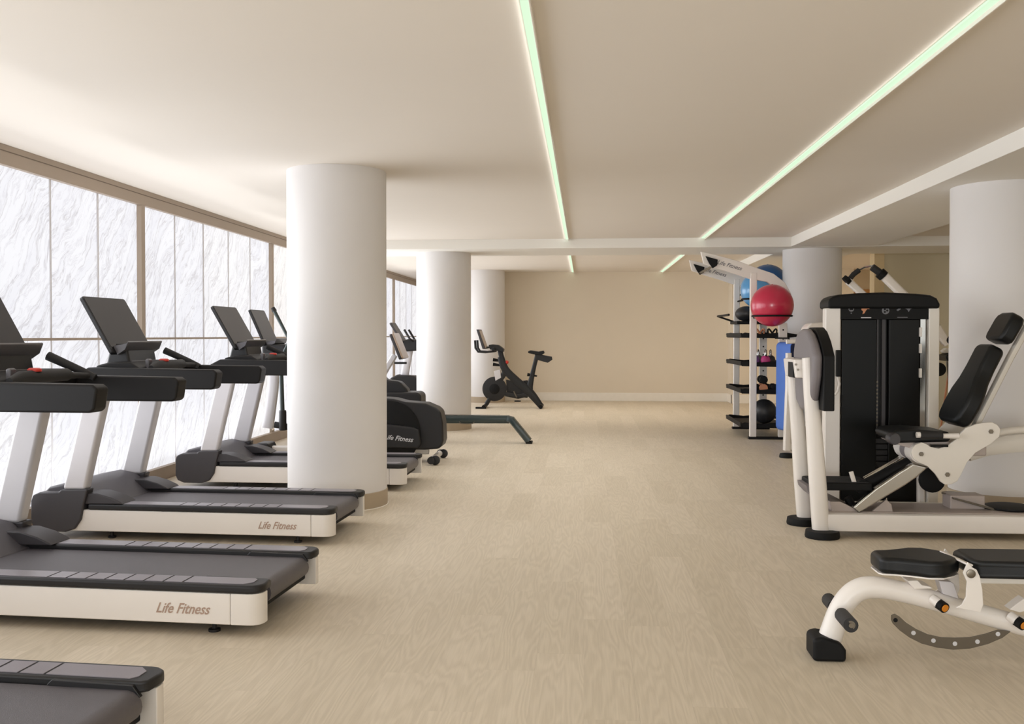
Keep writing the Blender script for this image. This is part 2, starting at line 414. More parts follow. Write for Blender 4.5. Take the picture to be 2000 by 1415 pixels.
for p in vis[1:]:
    c = pm.copy(); COL.objects.link(c); c.parent = floor; c.location = (p[0], p[1], 0)
far_pl = MB()
for p in pl:
    if p in near: continue
    far_pl.box(p[0] + g, min(p[0] + PWD - g, XR), max(p[1] + g, YN), min(p[1] + PLN - g, YD if p[0] < -2.0 else YF), -0.004, 0)
fo = far_pl.build('plank', M['oak'], floor); fo['kind'] = 'stuff'

# ---- ceiling
ceiling = struct(MB().box(XL - .2, XR, YN, YF + .2, CEIL, CEIL + .15).box(XL - .2, -1.9, YF + .2, YD + .2, CEIL, CEIL + .15).build('ceiling', M['ceiling']), 'smooth off-white gym ceiling crossed by two green-lit slots')
t1 = struct(MB().box(XL, XR, 13.6, 14.85, BEAM, CEIL + .02).build('trim_1', M['soffit'], bevel=.004), 'shallow cross beam dropping from the ceiling over the two far columns')
t2 = struct(MB().box(2.83, 3.98, YN, 13.62, BEAM + .004, CEIL + .02).box(2.83, 3.98, 14.83, YF, BEAM + .004, CEIL + .02).build('trim_2', M['soffit'], bevel=.004), 'dropped ceiling band running lengthwise above the right-hand columns')

# ---- left wall: bronze frames with slabs of backlit stone
wl = struct(MB().box(XL - .2, XL - .03, YN, YD, 0, CEIL).build('wall_left', M['joint']), 'window wall of glowing veined stone slabs in bronze frames')
MULL = [-2.53, 1.225, 4.98, 8.735, 12.49, 16.4, 20.7, 24.5]
fr = MB(); fr.box(XL - .03, XL + .035, YN, YD, 2.60, CEIL)
fr.build('head_frame', M['frame'], wl, bevel=.004)
MB().box(XL - .03, XL + .037, YN, YD, 2.694, 2.701).build('head_groove', M['groove'], wl)
MB().box(XL - .03, XL + .05, YN, YD, 0, .125).build('sill', M['frame'], wl, bevel=.004)
mo = MB().box(XL - .03, XL + .035, -.038, .038, .125, 2.60).build('mullion', M['frame'], wl, bevel=.003)
mo.location = (0, MULL[0], 0)
for y in MULL[1:]:
    c = mo.copy(); COL.objects.link(c); c.parent = wl; c.location = (0, y, 0)
MB().box(XL - .03, XL + .012, YN, YD, 1.358, 1.378).build('glazing_bar', M['frame'], wl)
ys = [YN] + MULL + [YD]
for a, b in zip(ys[:-1], ys[1:]):
    n = 5 if b - a > 2 else max(1, round((b - a) / .72))
    w = (b - a - .076) / n
    for i in range(n):
        y0 = a + .038 + i * w
        for z0, z1 in ((.125, 1.358), (1.378, 2.60)):
            q = .006 * random.random()
            MB().box(XL - .03, XL - .004 - q, y0 + .004, y0 + w - .004, z0, z1).build('stone_panel', M['stone'], wl)
            if i: MB().box(XL - .03, XL + .001, y0 - .009, y0 + .009, z0, z1).build('joint_strip', M['joint'], wl)

# ---- back walls
wb = struct(MB().box(-2.06, 3.02, YF, YF + .15, 0, CEIL).build('wall_back', M['wallb']), 'plain beige far wall at the end of the gym')
struct(MB().box(-1.7, 3.02, YF - .018, YF, 0, .175).build('baseboard_back', M['base'], bevel=.005), 'off-white baseboard along the beige far wall')
struct(MB().box(-2.06, -1.91, YF + .15, YD, 0, CEIL).build('wall_recess_side', M['wallb']), 'beige side wall of the deeper window bay behind the far column')
struct(MB().box(XL, -1.91, YD, YD + .15, 0, CEIL).build('wall_recess_back', M['wallb']), 'beige end wall of the deeper window bay')
wj = struct(MB().box(3.02, 5.45, YF - .55, YF + .15, 0, CEIL).build('wall_back_jog', M['wallb']), 'lighter beige wall jutting forward behind the storage rack')
struct(MB().box(3.0, 5.45, YF - .568, YF - .55, 0, .175).box(3.0, 3.02, YF - .568, YF, 0, .175).build('baseboard_back_jog', M['base'], bevel=.004), 'off-white baseboard of the jutting wall behind the rack')
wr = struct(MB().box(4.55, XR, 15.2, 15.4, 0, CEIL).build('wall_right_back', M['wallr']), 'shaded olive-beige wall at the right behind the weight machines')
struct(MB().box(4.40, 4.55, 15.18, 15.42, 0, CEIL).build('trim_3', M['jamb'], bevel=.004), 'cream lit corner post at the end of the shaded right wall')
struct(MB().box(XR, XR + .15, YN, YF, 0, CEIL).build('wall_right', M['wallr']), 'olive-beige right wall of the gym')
struct(MB().box(5.45, XR, YF, YF + .15, 0, CEIL).build('wall_back_corridor', M['wallb']), 'beige wall at the end of the corridor beyond the right column')
d1 = MB().box(5.5, 6.5, YF - .06, YF - .002, 0, 2.35).build('door_1', M['door'], bevel=.006)
struct(d1, 'orange-brown wooden door beyond the far right column')
MB().box(6.36, 6.40, YF - .10, YF - .06, 0.95, 1.15).build('door_handle', M['chrome'], d1)

# ---- light strips
def led(x, y0, y1, label):
    t = thing('light_strip', label, 'light', (x, y0, CEIL), 0)
    L_ = y1 - y0
    MB().box(-.020, .018, 0, L_, -.010, 0.02).build('diffuser', M['led'], t)
    MB().box(.018, .026, 0, L_, -.030, 0.02).build('housing', M['ceiling'], t, bevel=.002)
    a_ = area('strip_glow', (x - .024, (y0 + y1) / 2, CEIL - .012), (0, PI / 2 + .12, 0), .008, L_, 1.5 * L_ / 17, (1.0, 0.98, 0.95), 180)
    return t
led(-.238, -3.5, 13.59, 'long pale green ceiling light strip on the left, nearer the window wall')
led(1.63, -3.5, 13.59, 'long pale green ceiling light strip running to the upper right corner')
led(-.238, 14.87, YF - .02, 'short green light strip beyond the beam, above the spin bike side')
led(1.63, 14.87, YF - .02, 'short green light strip beyond the beam, nearer the storage rack')

# ---- columns
def column(x, y, label, top=CEIL):
    t = thing('column', label, 'column', (x, y, 0))
    MB().lathe([(.405, .13), (.405, top)], (0, 0, 0), 'z', 96).build('shaft', M['column'], t)
    MB().lathe([(.412, 0.006), (.412, .128), (.405, .131)], (0, 0, 0), 'z', 96).build('base_band', M['plinth'], t)
    MB().lathe([(.418, 0), (.418, .006)], (0, 0, 0), 'z', 96).build('sealant_ring', M['base'], t)
    return t
column(-2.037, 7.92, 'large round white column between the treadmills, nearest the window side')
column(-2.085, 14.38, 'round white column standing under the beam behind the rowing machine', BEAM)
column(-2.06, 20.25, 'warm cream round column in the far corner behind the spin bike')
column(3.235, 14.15, 'round white column behind the red exercise ball', BEAM)
column(3.43, 8.27, 'large round white column behind the leg press backrest', BEAM + .004)

# ================================================================ TREADMILLS
def side_pair(fn, name, m, parent, bevel=0, **k):
    out = []
    for s in (-1, 1):
        mb = fn(s); out.append(mb.build(name, m, parent, bevel=bevel, **k))
    return out

def make_treadmill():
    t = thing('treadmill', '', 'treadmill')
    # running bed
    MB().box(-1.95, -.1, -.30, .30, .075, .15).build('base_frame', M['black'], t, bevel=.01)
    for s in (-1, 1):
        for x in (-.27, -1.6):
            MB().lathe([(.028, 0), (.028, .012), (.011, .014), (.011, .08)], (x, s * .33, 0), 'z', 12).build('levelling_foot', M['black'], t)
    prof = [(-1.70, .222), (-.075, .222)] + arc(-.068, .170, .052, 85, -90, 8) + [(-1.70, .130)]
    MB().prism(prof, 'y', -.262, .262).build('running_belt', M['belt'], t, ang=40)
    MB().box(-.55, -.062, -.334, .334, .09, .196).build('rear_frame', M['rubber'], t, bevel=.006)
    for s in (-1, 1):
        a, b = sorted((s * .335, s * .425))
        MB().box(-1.85, -.150, a, b, .06, .206).build('side_skirt', M['tmwhite'], t, bevel=.006)
        pl_ = [(-.148, s * .335), (-.004, s * .335), (-.004, s * .36)] + [(-.065 + .061 * math.sin(math.radians(u)), s * (.365 + .060 * math.cos(math.radians(u)))) for u in (80, 60, 40, 20, 0)] + [(-.148, s * .425)]
        MB().prism(pl_, 'z', .06, .206).build('end_cap', M['tmwhite'], t, bevel=.004, ang=60)
        rl = [(-1.72, s * .272), (-.03, s * .272), (-.006, s * .29), (-.0, s * .36)] + [(-.07 + .070 * math.sin(math.radians(u)), s * (.365 + .067 * math.cos(math.radians(u)))) for u in (75, 50, 25, 0)] + [(-1.72, s * .432)]
        MB().prism(rl, 'z', .2065, .246).build('side_rail', M['black'], t, bevel=.012, seg=3, ang=60)
        # foot pads let into the rail
        xs = [-.055, -.39] + [-.39 - .0975 * k for k in range(1, 8)] + [-1.60]
        for i in range(len(xs) - 1):
            a_, b_ = xs[i + 1] + .005, xs[i] - .005
            e = .004
            if i == 0:
                pad = [(a_, s * .296), (b_ - .02, s * .296), (b_, s * .318), (b_, s * .37), (b_ - .035, s * .405), (a_, s * .405)]
            else:
                pad = [(a_ , s * .296), (b_, s * .296), (b_, s * .405), (a_, s * .405)]
            MB().prism(pad, 'z', .240, .2485).build('foot_pad', M['pad_grey'], t)
        a, b = sorted((s * .258, s * .275))
        MB().prism([(-.36, .224), (-.34, .243), (-.05, .238), (-.02, .20), (-.08, .19), (-.30, .205)], 'y', a, b).build('roller_guard', M['black'], t, bevel=.003)
        # uprights
        a, b = sorted((s * .352, s * .442))
        sh = [(-2.13, .12), (-2.13, .26), (-2.115, .30), (-2.07, .32), (-1.925, .327), (-1.91, .343), (-1.715, .35), (-1.745, .24), (-1.765, .14), (-1.81, .075), (-1.88, .052), (-2.05, .052), (-2.11, .075)]
        MB().prism(sh, 'y', a, b).build('upright_cover', M['grey'], t, bevel=.012, seg=3)
        a, b = sorted((s * .345, s * .432))
        MB().prism([(-1.905, .34), (-1.740, .34), (-1.565, 1.06), (-1.722, 1.06)], 'y', a, b).build('upright', M['silver'], t, bevel=.022, seg=3)
        a, b = sorted((s * .235, s * .420))
        MB().prism([(-1.93, .24), (-1.93, .30), (-1.84, .318), (-1.66, .318), (-1.56, .292), (-1.49, .262), (-1.47, .247)], 'y', a, b).build('upright_foot', M['grey'], t, bevel=.016, seg=3)
        # armrests
        a, b = sorted((s * .345, s * .452))
        MB().prism([(-1.76, 1.035), (-.82, 1.035), (-.80, 1.05), (-.785, 1.15), (-.81, 1.168), (-1.70, 1.18), (-1.80, 1.13)], 'y', a, b).build('armrest', M['brownblack'], t, bevel=.022, seg=3)
        # angled grips
        if s > 0: MB().tube([(-1.27, s * .34, 1.165), (-1.34, s * .33, 1.20), (-1.53, s * .31, 1.285)], [.020, .022, .026], 12).build('grip', M['grip'], t)
    MB().prism([(-2.13, .12), (-2.13, .27), (-2.05, .345), (-1.90, .375), (-1.78, .35), (-1.64, .232), (-1.62, .2225), (-1.62, .15), (-1.8, .10)], 'y', -.352, .352).build('motor_cover', M['midgrey'], t, bevel=.015, seg=3)
    MB().tube([(-1.30, -.35, 1.175), (-1.315, -.24, 1.19), (-1.315, .14, 1.19), (-1.31, .18, 1.185), (-1.30, .35, 1.175)], [.018, .034, .034, .018, .016], 14).build('crossbar', M['grip'], t)
    MB().lathe([(.034, 0), (.034, .012), (.024, .018)], (-1.315, -.13, 1.216), 'z', 20).build('stop_button', M['red'], t)
    # console
    MB().prism([(-1.74, 1.08), (-1.70, 1.19), (-1.60, 1.215), (-1.45, 1.215), (-1.38, 1.17), (-1.38, 1.09)], 'y', -.35, .35).build('console_housing', M['brownblack'], t, bevel=.015, seg=3)
    MB().box(-1.40, -1.37, -.24, -.19, 1.15, 1.235).build('cup_holder', M['tray'], t, bevel=.01)
    MB().prism([(-1.72, 1.17), (-1.675, 1.34), (-1.56, 1.34), (-1.53, 1.19)], 'y', -.20, .20).build('console_neck', M['black'], t, bevel=.02, seg=3)
    MB().tube([(-1.52 - .0 * j, -.20 + .04 * j, 1.216) for j in range(11)], .004, 8).build('trim_line', M['tray'], t)
    # screen (rounded panel tilted back towards the window)
    tilt = math.radians(30)
    base = Vector((-1.605, 0, 1.275))
    mt = Matrix.Translation(base) @ Matrix.Rotation(-tilt, 4, 'Y')
    MB().prism(rrect(-.29, .29, 0, .46, .022), 'x', -.028, 0).build('screen', M['black'], t, bevel=.005, mtx=mt)
    MB().prism(rrect(-.278, .278, .05, .448, .014), 'x', .0002, .0022).build('display', M['screen'], t, mtx=mt)
    MB().prism([(.001, .055), (.10, .020), (.115, .033), (.115, .022), (.07, -.012), (.001, -.015)], 'y', -.25, .25).build('reading_tray', M['tray'], t, bevel=.004, mtx=mt)
    MB().prism([(-.03, .10), (-.055, .12), (-.055, .25), (-.03, .27)], 'y', -.12, .12).build('screen_mount', M['black'], t, bevel=.008, mtx=mt)
    # lettering
    text('Life Fitness', .068, M['logo'], t, facing_cam((-.385, -.4258, .127)), shear=.45, xs=.86)
    text('Life Fitness', .066, M['logo'], t, Matrix.Translation((-.375, .4258, .133)) @ Matrix.Rotation(PI, 4, 'Z') @ Matrix.Rotation(PI / 2, 4, 'X'), xs=.93)
    text('Life Fitness', .05, M['gold'], t, Matrix.Translation((-.78, -.235, .2232)), ext=.0003, xs=1.2)
    return t
# rear end centre, swing (degrees), label
TM = [
    ((-1.46, 2.84), 4.0, 'nearest treadmill, only its rear end in the bottom left corner'),
    ((-1.452, 4.775), 3.6, 'second nearest treadmill, with its whole white skirt and lettering at the front left'),
    ((-1.640, 6.74), 2.6, 'third treadmill, its rear end overlapping the foot of the large round column'),
    ((-1.580, 9.00), 1.2, 'farthest treadmill, half hidden behind the large round column'),
]
tm = make_treadmill()
for i, ((x, y), a, lb) in enumerate(TM):
    o = tm if i == 0 else copy_tree(tm)
    a = math.radians(a)
    o.location = (x, y, 0); o.rotation_euler = (0, 0, -a); o['label'] = lb; o['group'] = 'treadmills in a row along the window wall'

# ================================================================ ELLIPTICAL
def make_elliptical():
    t = thing('elliptical_trainer', 'black elliptical trainer half hidden by the large column, its rounded housing towards the aisle', 'elliptical')
    hs = [(-.02, .44), (-.012, .25), (-.03, .19), (-.07, .155), (-.22, .145), (-1.25, .145), (-1.30, .20), (-1.28, .33)] + [(-.66 + .50 * math.cos(math.radians(u)) * 1.1, .24 + .47 * math.sin(math.radians(u))) for u in (165, 150, 135, 120, 105, 92, 80, 66)] + [(-.21, .655), (-.09, .605), (-.045, .565)]
    MB().prism(hs, 'y', -.15, .15).build('housing', M['black'], t, bevel=.025, seg=3)
    for s in (-1, 1):
        MB().lathe([(.355, s * .150), (.355, s * .162), (.340, s * .172)], (-.62, 0, .33), 'y', 48).build('crank_disc', M['rubber'], t)
        a, b = sorted((s * .15, s * .215))
        MB().prism([(-1.2, .16), (-.28, .165), (-.25, .22), (-.27, .37), (-.34, .40), (-.7, .44), (-1.2, .40)], 'y', a, b).build('crank_cover', M['black'], t, bevel=.025, seg=3)
        # pedals and rails
        MB().flat_tube([(-.7, s * .25, .30), (-1.5, s * .25, .36), (-1.86, s * .25, .42)], .05, .07).build('pedal_arm', M['black'], t)
        MB().prism([(-1.35, .38), (-.98, .355), (-.96, .40), (-1.34, .43)], 'y', s * .25 - .07, s * .25 + .07).build('pedal', M['grip'], t, bevel=.012)
        MB().tube([(-1.76, s * .27, .36), (-1.77, s * .27, .60), (-1.78, s * .27, 1.00), (-1.76, s * .28, 1.18), (-1.68, s * .29, 1.34), (-1.74, s * .29, 1.46), (-1.845, s * .29, 1.66)], [.026, .026, .024, .02, .018, .018, .021], 12).build('moving_handle', M['teal'], t)
        MB().lathe([(.036, .36), (.040, .38), (.040, .56), (.036, .58)], (-1.765, s * .27, 0), 'z', 16).build('sleeve', M['black'], t)
        MB().tube([(-1.845, s * .29, 1.66), (-1.865, s * .29, 1.70)], [.028, .022], 12).build('handle_tip', M['grip'], t)
        MB().lathe([(.03, -.02), (.05, -.015), (.05, .015), (.03, .02)], (-.08, s * .30, .052), 'y', 18).build('wheel', M['black'], t)
    MB().tube([(-.12, -.33, .055), (-.12, .33, .055)], .032, 14).build('rear_stabilizer', M['tmwhite'], t)
    MB().tube([(-.12, -.36, .055), (-.12, -.30, .055)], .040, 14).tube([(-.12, .30, .055), (-.12, .36, .055)], .040, 14).build('stabilizer_cap', M['black'], t)
    MB().flat_tube([(-.2, 0, .12), (-2.05, 0, .12)], .10, .08).build('base_beam', M['tmwhite'], t)
    MB().tube([(-2.05, -.32, .05), (-2.05, .32, .05)], .045, 14).build('front_stabilizer', M['black'], t)
    MB().prism([(-2.2, .06), (-2.2, .14), (-2.1, .20), (-1.98, .20), (-1.92, .06)], 'y', -.13, .13).build('front_cover', M['black'], t, bevel=.02)
    MB().flat_tube([(-2.02, 0, .36), (-1.96, 0, .8), (-1.93, 0, 1.22)], .09, .12).build('mast', M['silver'], t)
    MB().box(-2.02, -1.74, -.22, .22, 1.18, 1.30).build('console_housing', M['black'], t, bevel=.03, seg=3)
    MB().tube([(-1.74, -.20, 1.24), (-1.66, -.16, 1.27), (-1.66, .16, 1.27), (-1.74, .20, 1.24)], .018, 12).build('fixed_handle', M['grip'], t)
    mt = Matrix.Translation((-1.965, 0, 1.30)) @ Matrix.Rotation(-math.radians(24), 4, 'Y')
    MB().prism(rrect(-.24, .24, 0, .42, .02), 'x', -.028, 0).build('screen', M['black'], t, bevel=.005, mtx=mt)
    MB().prism(rrect(-.228, .228, .04, .408, .012), 'x', .0002, .0022).build('display', M['screen'], t, mtx=mt)
    MB().prism([(.001, .03), (.10, .0), (.13, .015), (.09, -.03), (.001, -.03)], 'y', -.2, .2).build('reading_tray', M['tray'], t, bevel=.004, mtx=mt)
    text('Life Fitness', .075, M['logow'], t, facing_cam((-.50, -.2165, .275), -.10), xs=.95)
    return t
el = make_elliptical(); el.location = (-1.515, 10.66, 0); el.rotation_euler = (0, 0, 0)

# ================================================================ ROWER
def make_rower():
    t = thing('rowing_machine', 'black rowing machine with a long low rail and slanted rear leg, before the middle column', 'rower')
    # rail from housing to the bend
    MB().flat_tube([(-2.0, 0, .300), (-.30, 0, .308)], .08, .105).build('rail', M['teal'], t)
    MB().box(-1.9, -.42, -.018, .018, .352, .366).build('rail_track', M['chrome'], t)
    MB().flat_tube([(-.33, 0, .318), (-.27, -.0, .305), (-.20, -.0, .22), (-.045, -.0, .03)], [.10, .15, .17, .17], .09).build('rear_leg', M['teal'], t)
    MB().box(-.085, .0, -.085, .085, 0, .028).build('foot', M['rubber'], t, bevel=.008)
    MB().tube([(-.95, -.036, .278), (-.93, -.045, .255), (-.85, -.045, .250), (-.77, -.045, .255), (-.75, -.036, .278)], .006, 8).build('pull_handle', M['steel'], t)
    MB().prism(rrect(-2.9, -1.42, .10, .665, .07), 'y', -.20, .20).build('flywheel_housing', M['black'], t, bevel=.03, seg=3)
    MB().prism([(-2.2, .03), (-1.6, .03), (-1.7, .12), (-2.1, .12)], 'y', -.24, .24).build('front_foot', M['rubber'], t, bevel=.01)
    MB().prism([(-2.2, .64), (-2.1, .90), (-1.98, .93), (-1.90, .82), (-1.72, .80), (-1.62, .70), (-1.6, .64)], 'y', -.11, .11).build('mast_base', M['black'], t, bevel=.03, seg=3)
    MB().flat_tube([(-1.98, 0, .84), (-1.90, 0, .98), (-1.80, 0, 1.14)], .07, .08).build('mast', M['silver'], t)
    mt = Matrix.Translation((-1.66, 0, 1.10)) @ Matrix.Rotation(-math.radians(22), 4, 'Y')
    MB().prism(rrect(-.20, .20, 0, .35, .02), 'x', -.05, -.012).build('screen_back', M['grey'], t, bevel=.01, mtx=mt)
    MB().prism(rrect(-.20, .20, 0, .35, .02), 'x', -.010, .012).build('screen', M['reflect'], t, bevel=.004, mtx=mt)
    MB().tube([(-1.78, -.12, 1.04), (-1.62, -.14, 1.04)], .016, 10).build('handle', M['grip'], t)
    return t
rw = make_rower(); rw.location = (-.665, 12.55, 0)

# ================================================================ UPRIGHT BIKE behind the column
def make_upright_bike():
    t = thing('upright_bike', 'upright exercise bike with a white stem, partly hidden behind the middle column', 'exercise bike')
    MB().prism([(-.35, .10), (-.35, .48), (-.28, .70), (-.16, .76), (.12, .74), (.30, .60), (.75, .42), (.80, .10)], 'y', -.14, .14).build('shroud', M['black'], t, bevel=.03, seg=3)
    MB().flat_tube([(-.07, 0, .70), (.02, 0, 1.20)], .10, .13).build('stem', M['silver'], t)
    MB().prism([(-.06, 1.13), (-.10, 1.30), (.02, 1.34), (.20, 1.32), (.22, 1.15)], 'y', -.13, .13).build('console_head', M['black'], t, bevel=.03)
    mt = Matrix.Translation((-.06, 0, 1.30)) @ Matrix.Rotation(-math.radians(32), 4, 'Y')
    MB().prism(rrect(-.20, .20, 0, .36, .02), 'x', -.03, 0).build('screen', M['grey'], t, bevel=.005, mtx=mt)
    MB().prism(rrect(-.19, .19, .03, .35, .012), 'x', .0002, .0022).build('display', M['screen'], t, mtx=mt)
    for s in (-1, 1):
        MB().tube([(.10, s * .12, 1.30), (.06, s * .20, 1.34), (-.03, s * .20, 1.49)], .018, 10).build('handlebar', M['grip'], t)
        MB().prism([(-.02, .28), (.16, .28), (.16, .32), (-.02, .32)], 'y', min(s * .16, s * .28), max(s * .16, s * .28)).build('pedal', M['grip'], t, bevel=.008)
    MB().flat_tube([(.62, 0, .45), (.74, 0, .92)], .06, .07).build('seat_post', M['silver'], t)
    MB().prism([(.58, .94), (.62, 1.01), (.94, 1.03), (.98, .98), (.9, .93)], 'y', -.14, .14).build('saddle', M['upholstery'], t, bevel=.03, seg=3)
    for x in (-.25, .68):
        MB().tube([(x, -.26, .045), (x, .26, .045)], .04, 12).build('stabilizer', M['tmwhite'], t)
    MB().box(-.25, .68, -.05, .05, .04, .13).build('base_beam', M['tmwhite'], t, bevel=.01)
    return t
ub = make_upright_bike(); ub.location = (-2.86, 15.7, 0)

# ================================================================ SPIN BIKE
def make_spin():
    Y0 = 18.65
    ox = P(1000, 797, Y0)[0]
    def q(px, py, y=0.0):
        x, z = P(px, py, Y0); return (x - ox, y, z)
    def qq(pts): return [(lambda a: (a[0], a[2]))(q(*p)) for p in pts]
    t = thing('spin_bike', 'black indoor spin bike facing the windows, before the beige far wall', 'exercise bike', (ox, Y0, 0))
    # frame: front head down to front foot, long diagonal to the rear foot
    MB().flat_tube(smooth([q(978, 697), q(987, 722), q(1010, 745), q(1036, 768), q(1056, 793)]), .08, srad([.13, .15, .15, .16, .11])).build('main_frame', M['bikeblk'], t)
    MB().flat_tube([q(986, 728), q(970, 755), q(950, 790)], .06, [.11, .09, .08]).build('front_fork', M['bikeblk'], t)
    MB().flat_tube([q(987, 770), q(1012, 775), q(1034, 770)], .05, .09).build('lower_brace', M['bikeblk'], t)
    MB().prism(qq([(988, 742), (1008, 746), (1030, 743), (1038, 756), (1030, 778), (1006, 776), (990, 772)]), 'y', .03, .07).build('chain_guard', M['black'], t, bevel=.01)
    MB().lathe([(.20, -.03), (.235, -.02), (.235, .02), (.20, .03)], q(966, 760, 0.0), 'y', 40).build('flywheel', M['black'], t)
    MB().lathe([(.09, -.045), (.10, -.04), (.10, .04), (.09, .045)], q(966, 760, 0.0), 'y', 24).build('hub', M['rubber'], t)
    MB().tube([(q(947, 792)[0], -.27, .035), (q(947, 792)[0], .27, .035)], .034, 12).build('front_stabilizer', M['rubber'], t)
    MB().tube([(q(1057, 794)[0], -.27, .04), (q(1057, 794)[0], .27, .04)], .038, 12).build('rear_stabilizer', M['rubber'], t)
    MB().box(q(932, 790)[0], q(952, 790)[0], -.30, -.22, .0, .035).build('foot', M['rubber'], t, bevel=.006)
    MB().flat_tube([q(980, 700), q(976, 683)], .06, .10).build('handlebar_post', M['bikeblk'], t)
    MB().prism(qq([(958, 683), (984, 688), (985, 682), (974, 674), (962, 673), (955, 674)]), 'y', -.12, .12).build('handlebar_base', M['bikeblk'], t, bevel=.012)
    for s in (-.2, .2):
        MB().tube([q(968, 686, s * .8), q(950, 688, s), q(936, 687, s), q(931, 680, s), q(930, 665, s)], .022, 10).build('handlebar', M['grip'], t)
    MB().box(q(962, 0)[0], q(968, 0)[0], -.2, .2, q(0, 684)[2], q(0, 678)[2]).build('handlebar_cross', M['bikeblk'], t, bevel=.006)
    a, b = q(933, 644), q(945, 682)
    MB().prism([(a[0], a[2]), (a[0] + .05, a[2]), (b[0] + .05, b[2]), (b[0], b[2])], 'y', -.26, .26).build('screen', M['grey'], t, bevel=.008)
    MB().prism([(a[0] + .052, a[2] - .02), (a[0] + .057, a[2] - .02), (b[0] + .057, b[2] + .02), (b[0] + .052, b[2] + .02)], 'y', -.245, .245).build('display', M['reflect'], t)
    MB().tube([q(944, 680), q(962, 678)], .02, 8).build('screen_arm', M['bikeblk'], t)
    MB().ball(q(990, 708), .035, 16).build('resistance_knob', M['red'], t)
    MB().tube([q(990, 709), q(986, 718)], .014, 8).build('knob_stem', M['bikeblk'], t)
    for px, py in ((963, 703), (963, 712), (1030, 732)):
        MB().tube([q(px, py), q(px + 7, py + 1), q(px + 19, py + 3)], [.034, .028, .014], 10).build('adjusting_knob', M['rubber'], t)
    MB().prism(qq([(965, 725), (977, 722), (979, 738), (968, 744)]), 'y', -.04, .04).build('sensor_box', M['silver'], t, bevel=.006)
    MB().flat_tube(smooth([q(1034, 772), q(1035, 755), q(1042, 722), q(1049, 694)]), .06, srad([.17, .12, .085, .08])).build('seat_post', M['bikeblk'], t)
    MB().prism(qq([(1031, 687), (1036, 684.5), (1052, 687), (1062, 685), (1064, 690), (1058, 694), (1046, 693), (1032, 690)]), 'y', -.08, .08).build('saddle', M['upholstery'], t, bevel=.014)
    MB().prism(qq([(1044, 691), (1056, 693), (1078, 697), (1079, 703), (1070, 709), (1048, 703)]), 'y', -.03, .03).build('seat_slider', M['bikeblk'], t, bevel=.006)
    for s in (-1, 1):
        MB().tube([q(1004, 764, s * .08), q(1010 if s < 0 else 998, 776 if s < 0 else 750, s * .09)], .014, 8).build('crank_arm', M['steel'], t)
        MB().box(q(1006 if s < 0 else 994, 0)[0], q(1018 if s < 0 else 1006, 0)[0], min(s * .09, s * .18), max(s * .09, s * .18), q(0, 778 if s < 0 else 752)[2] - .01, q(0, 778 if s < 0 else 752)[2] + .012).build('pedal', M['rubber'], t, bevel=.004)
    return t
make_spin()

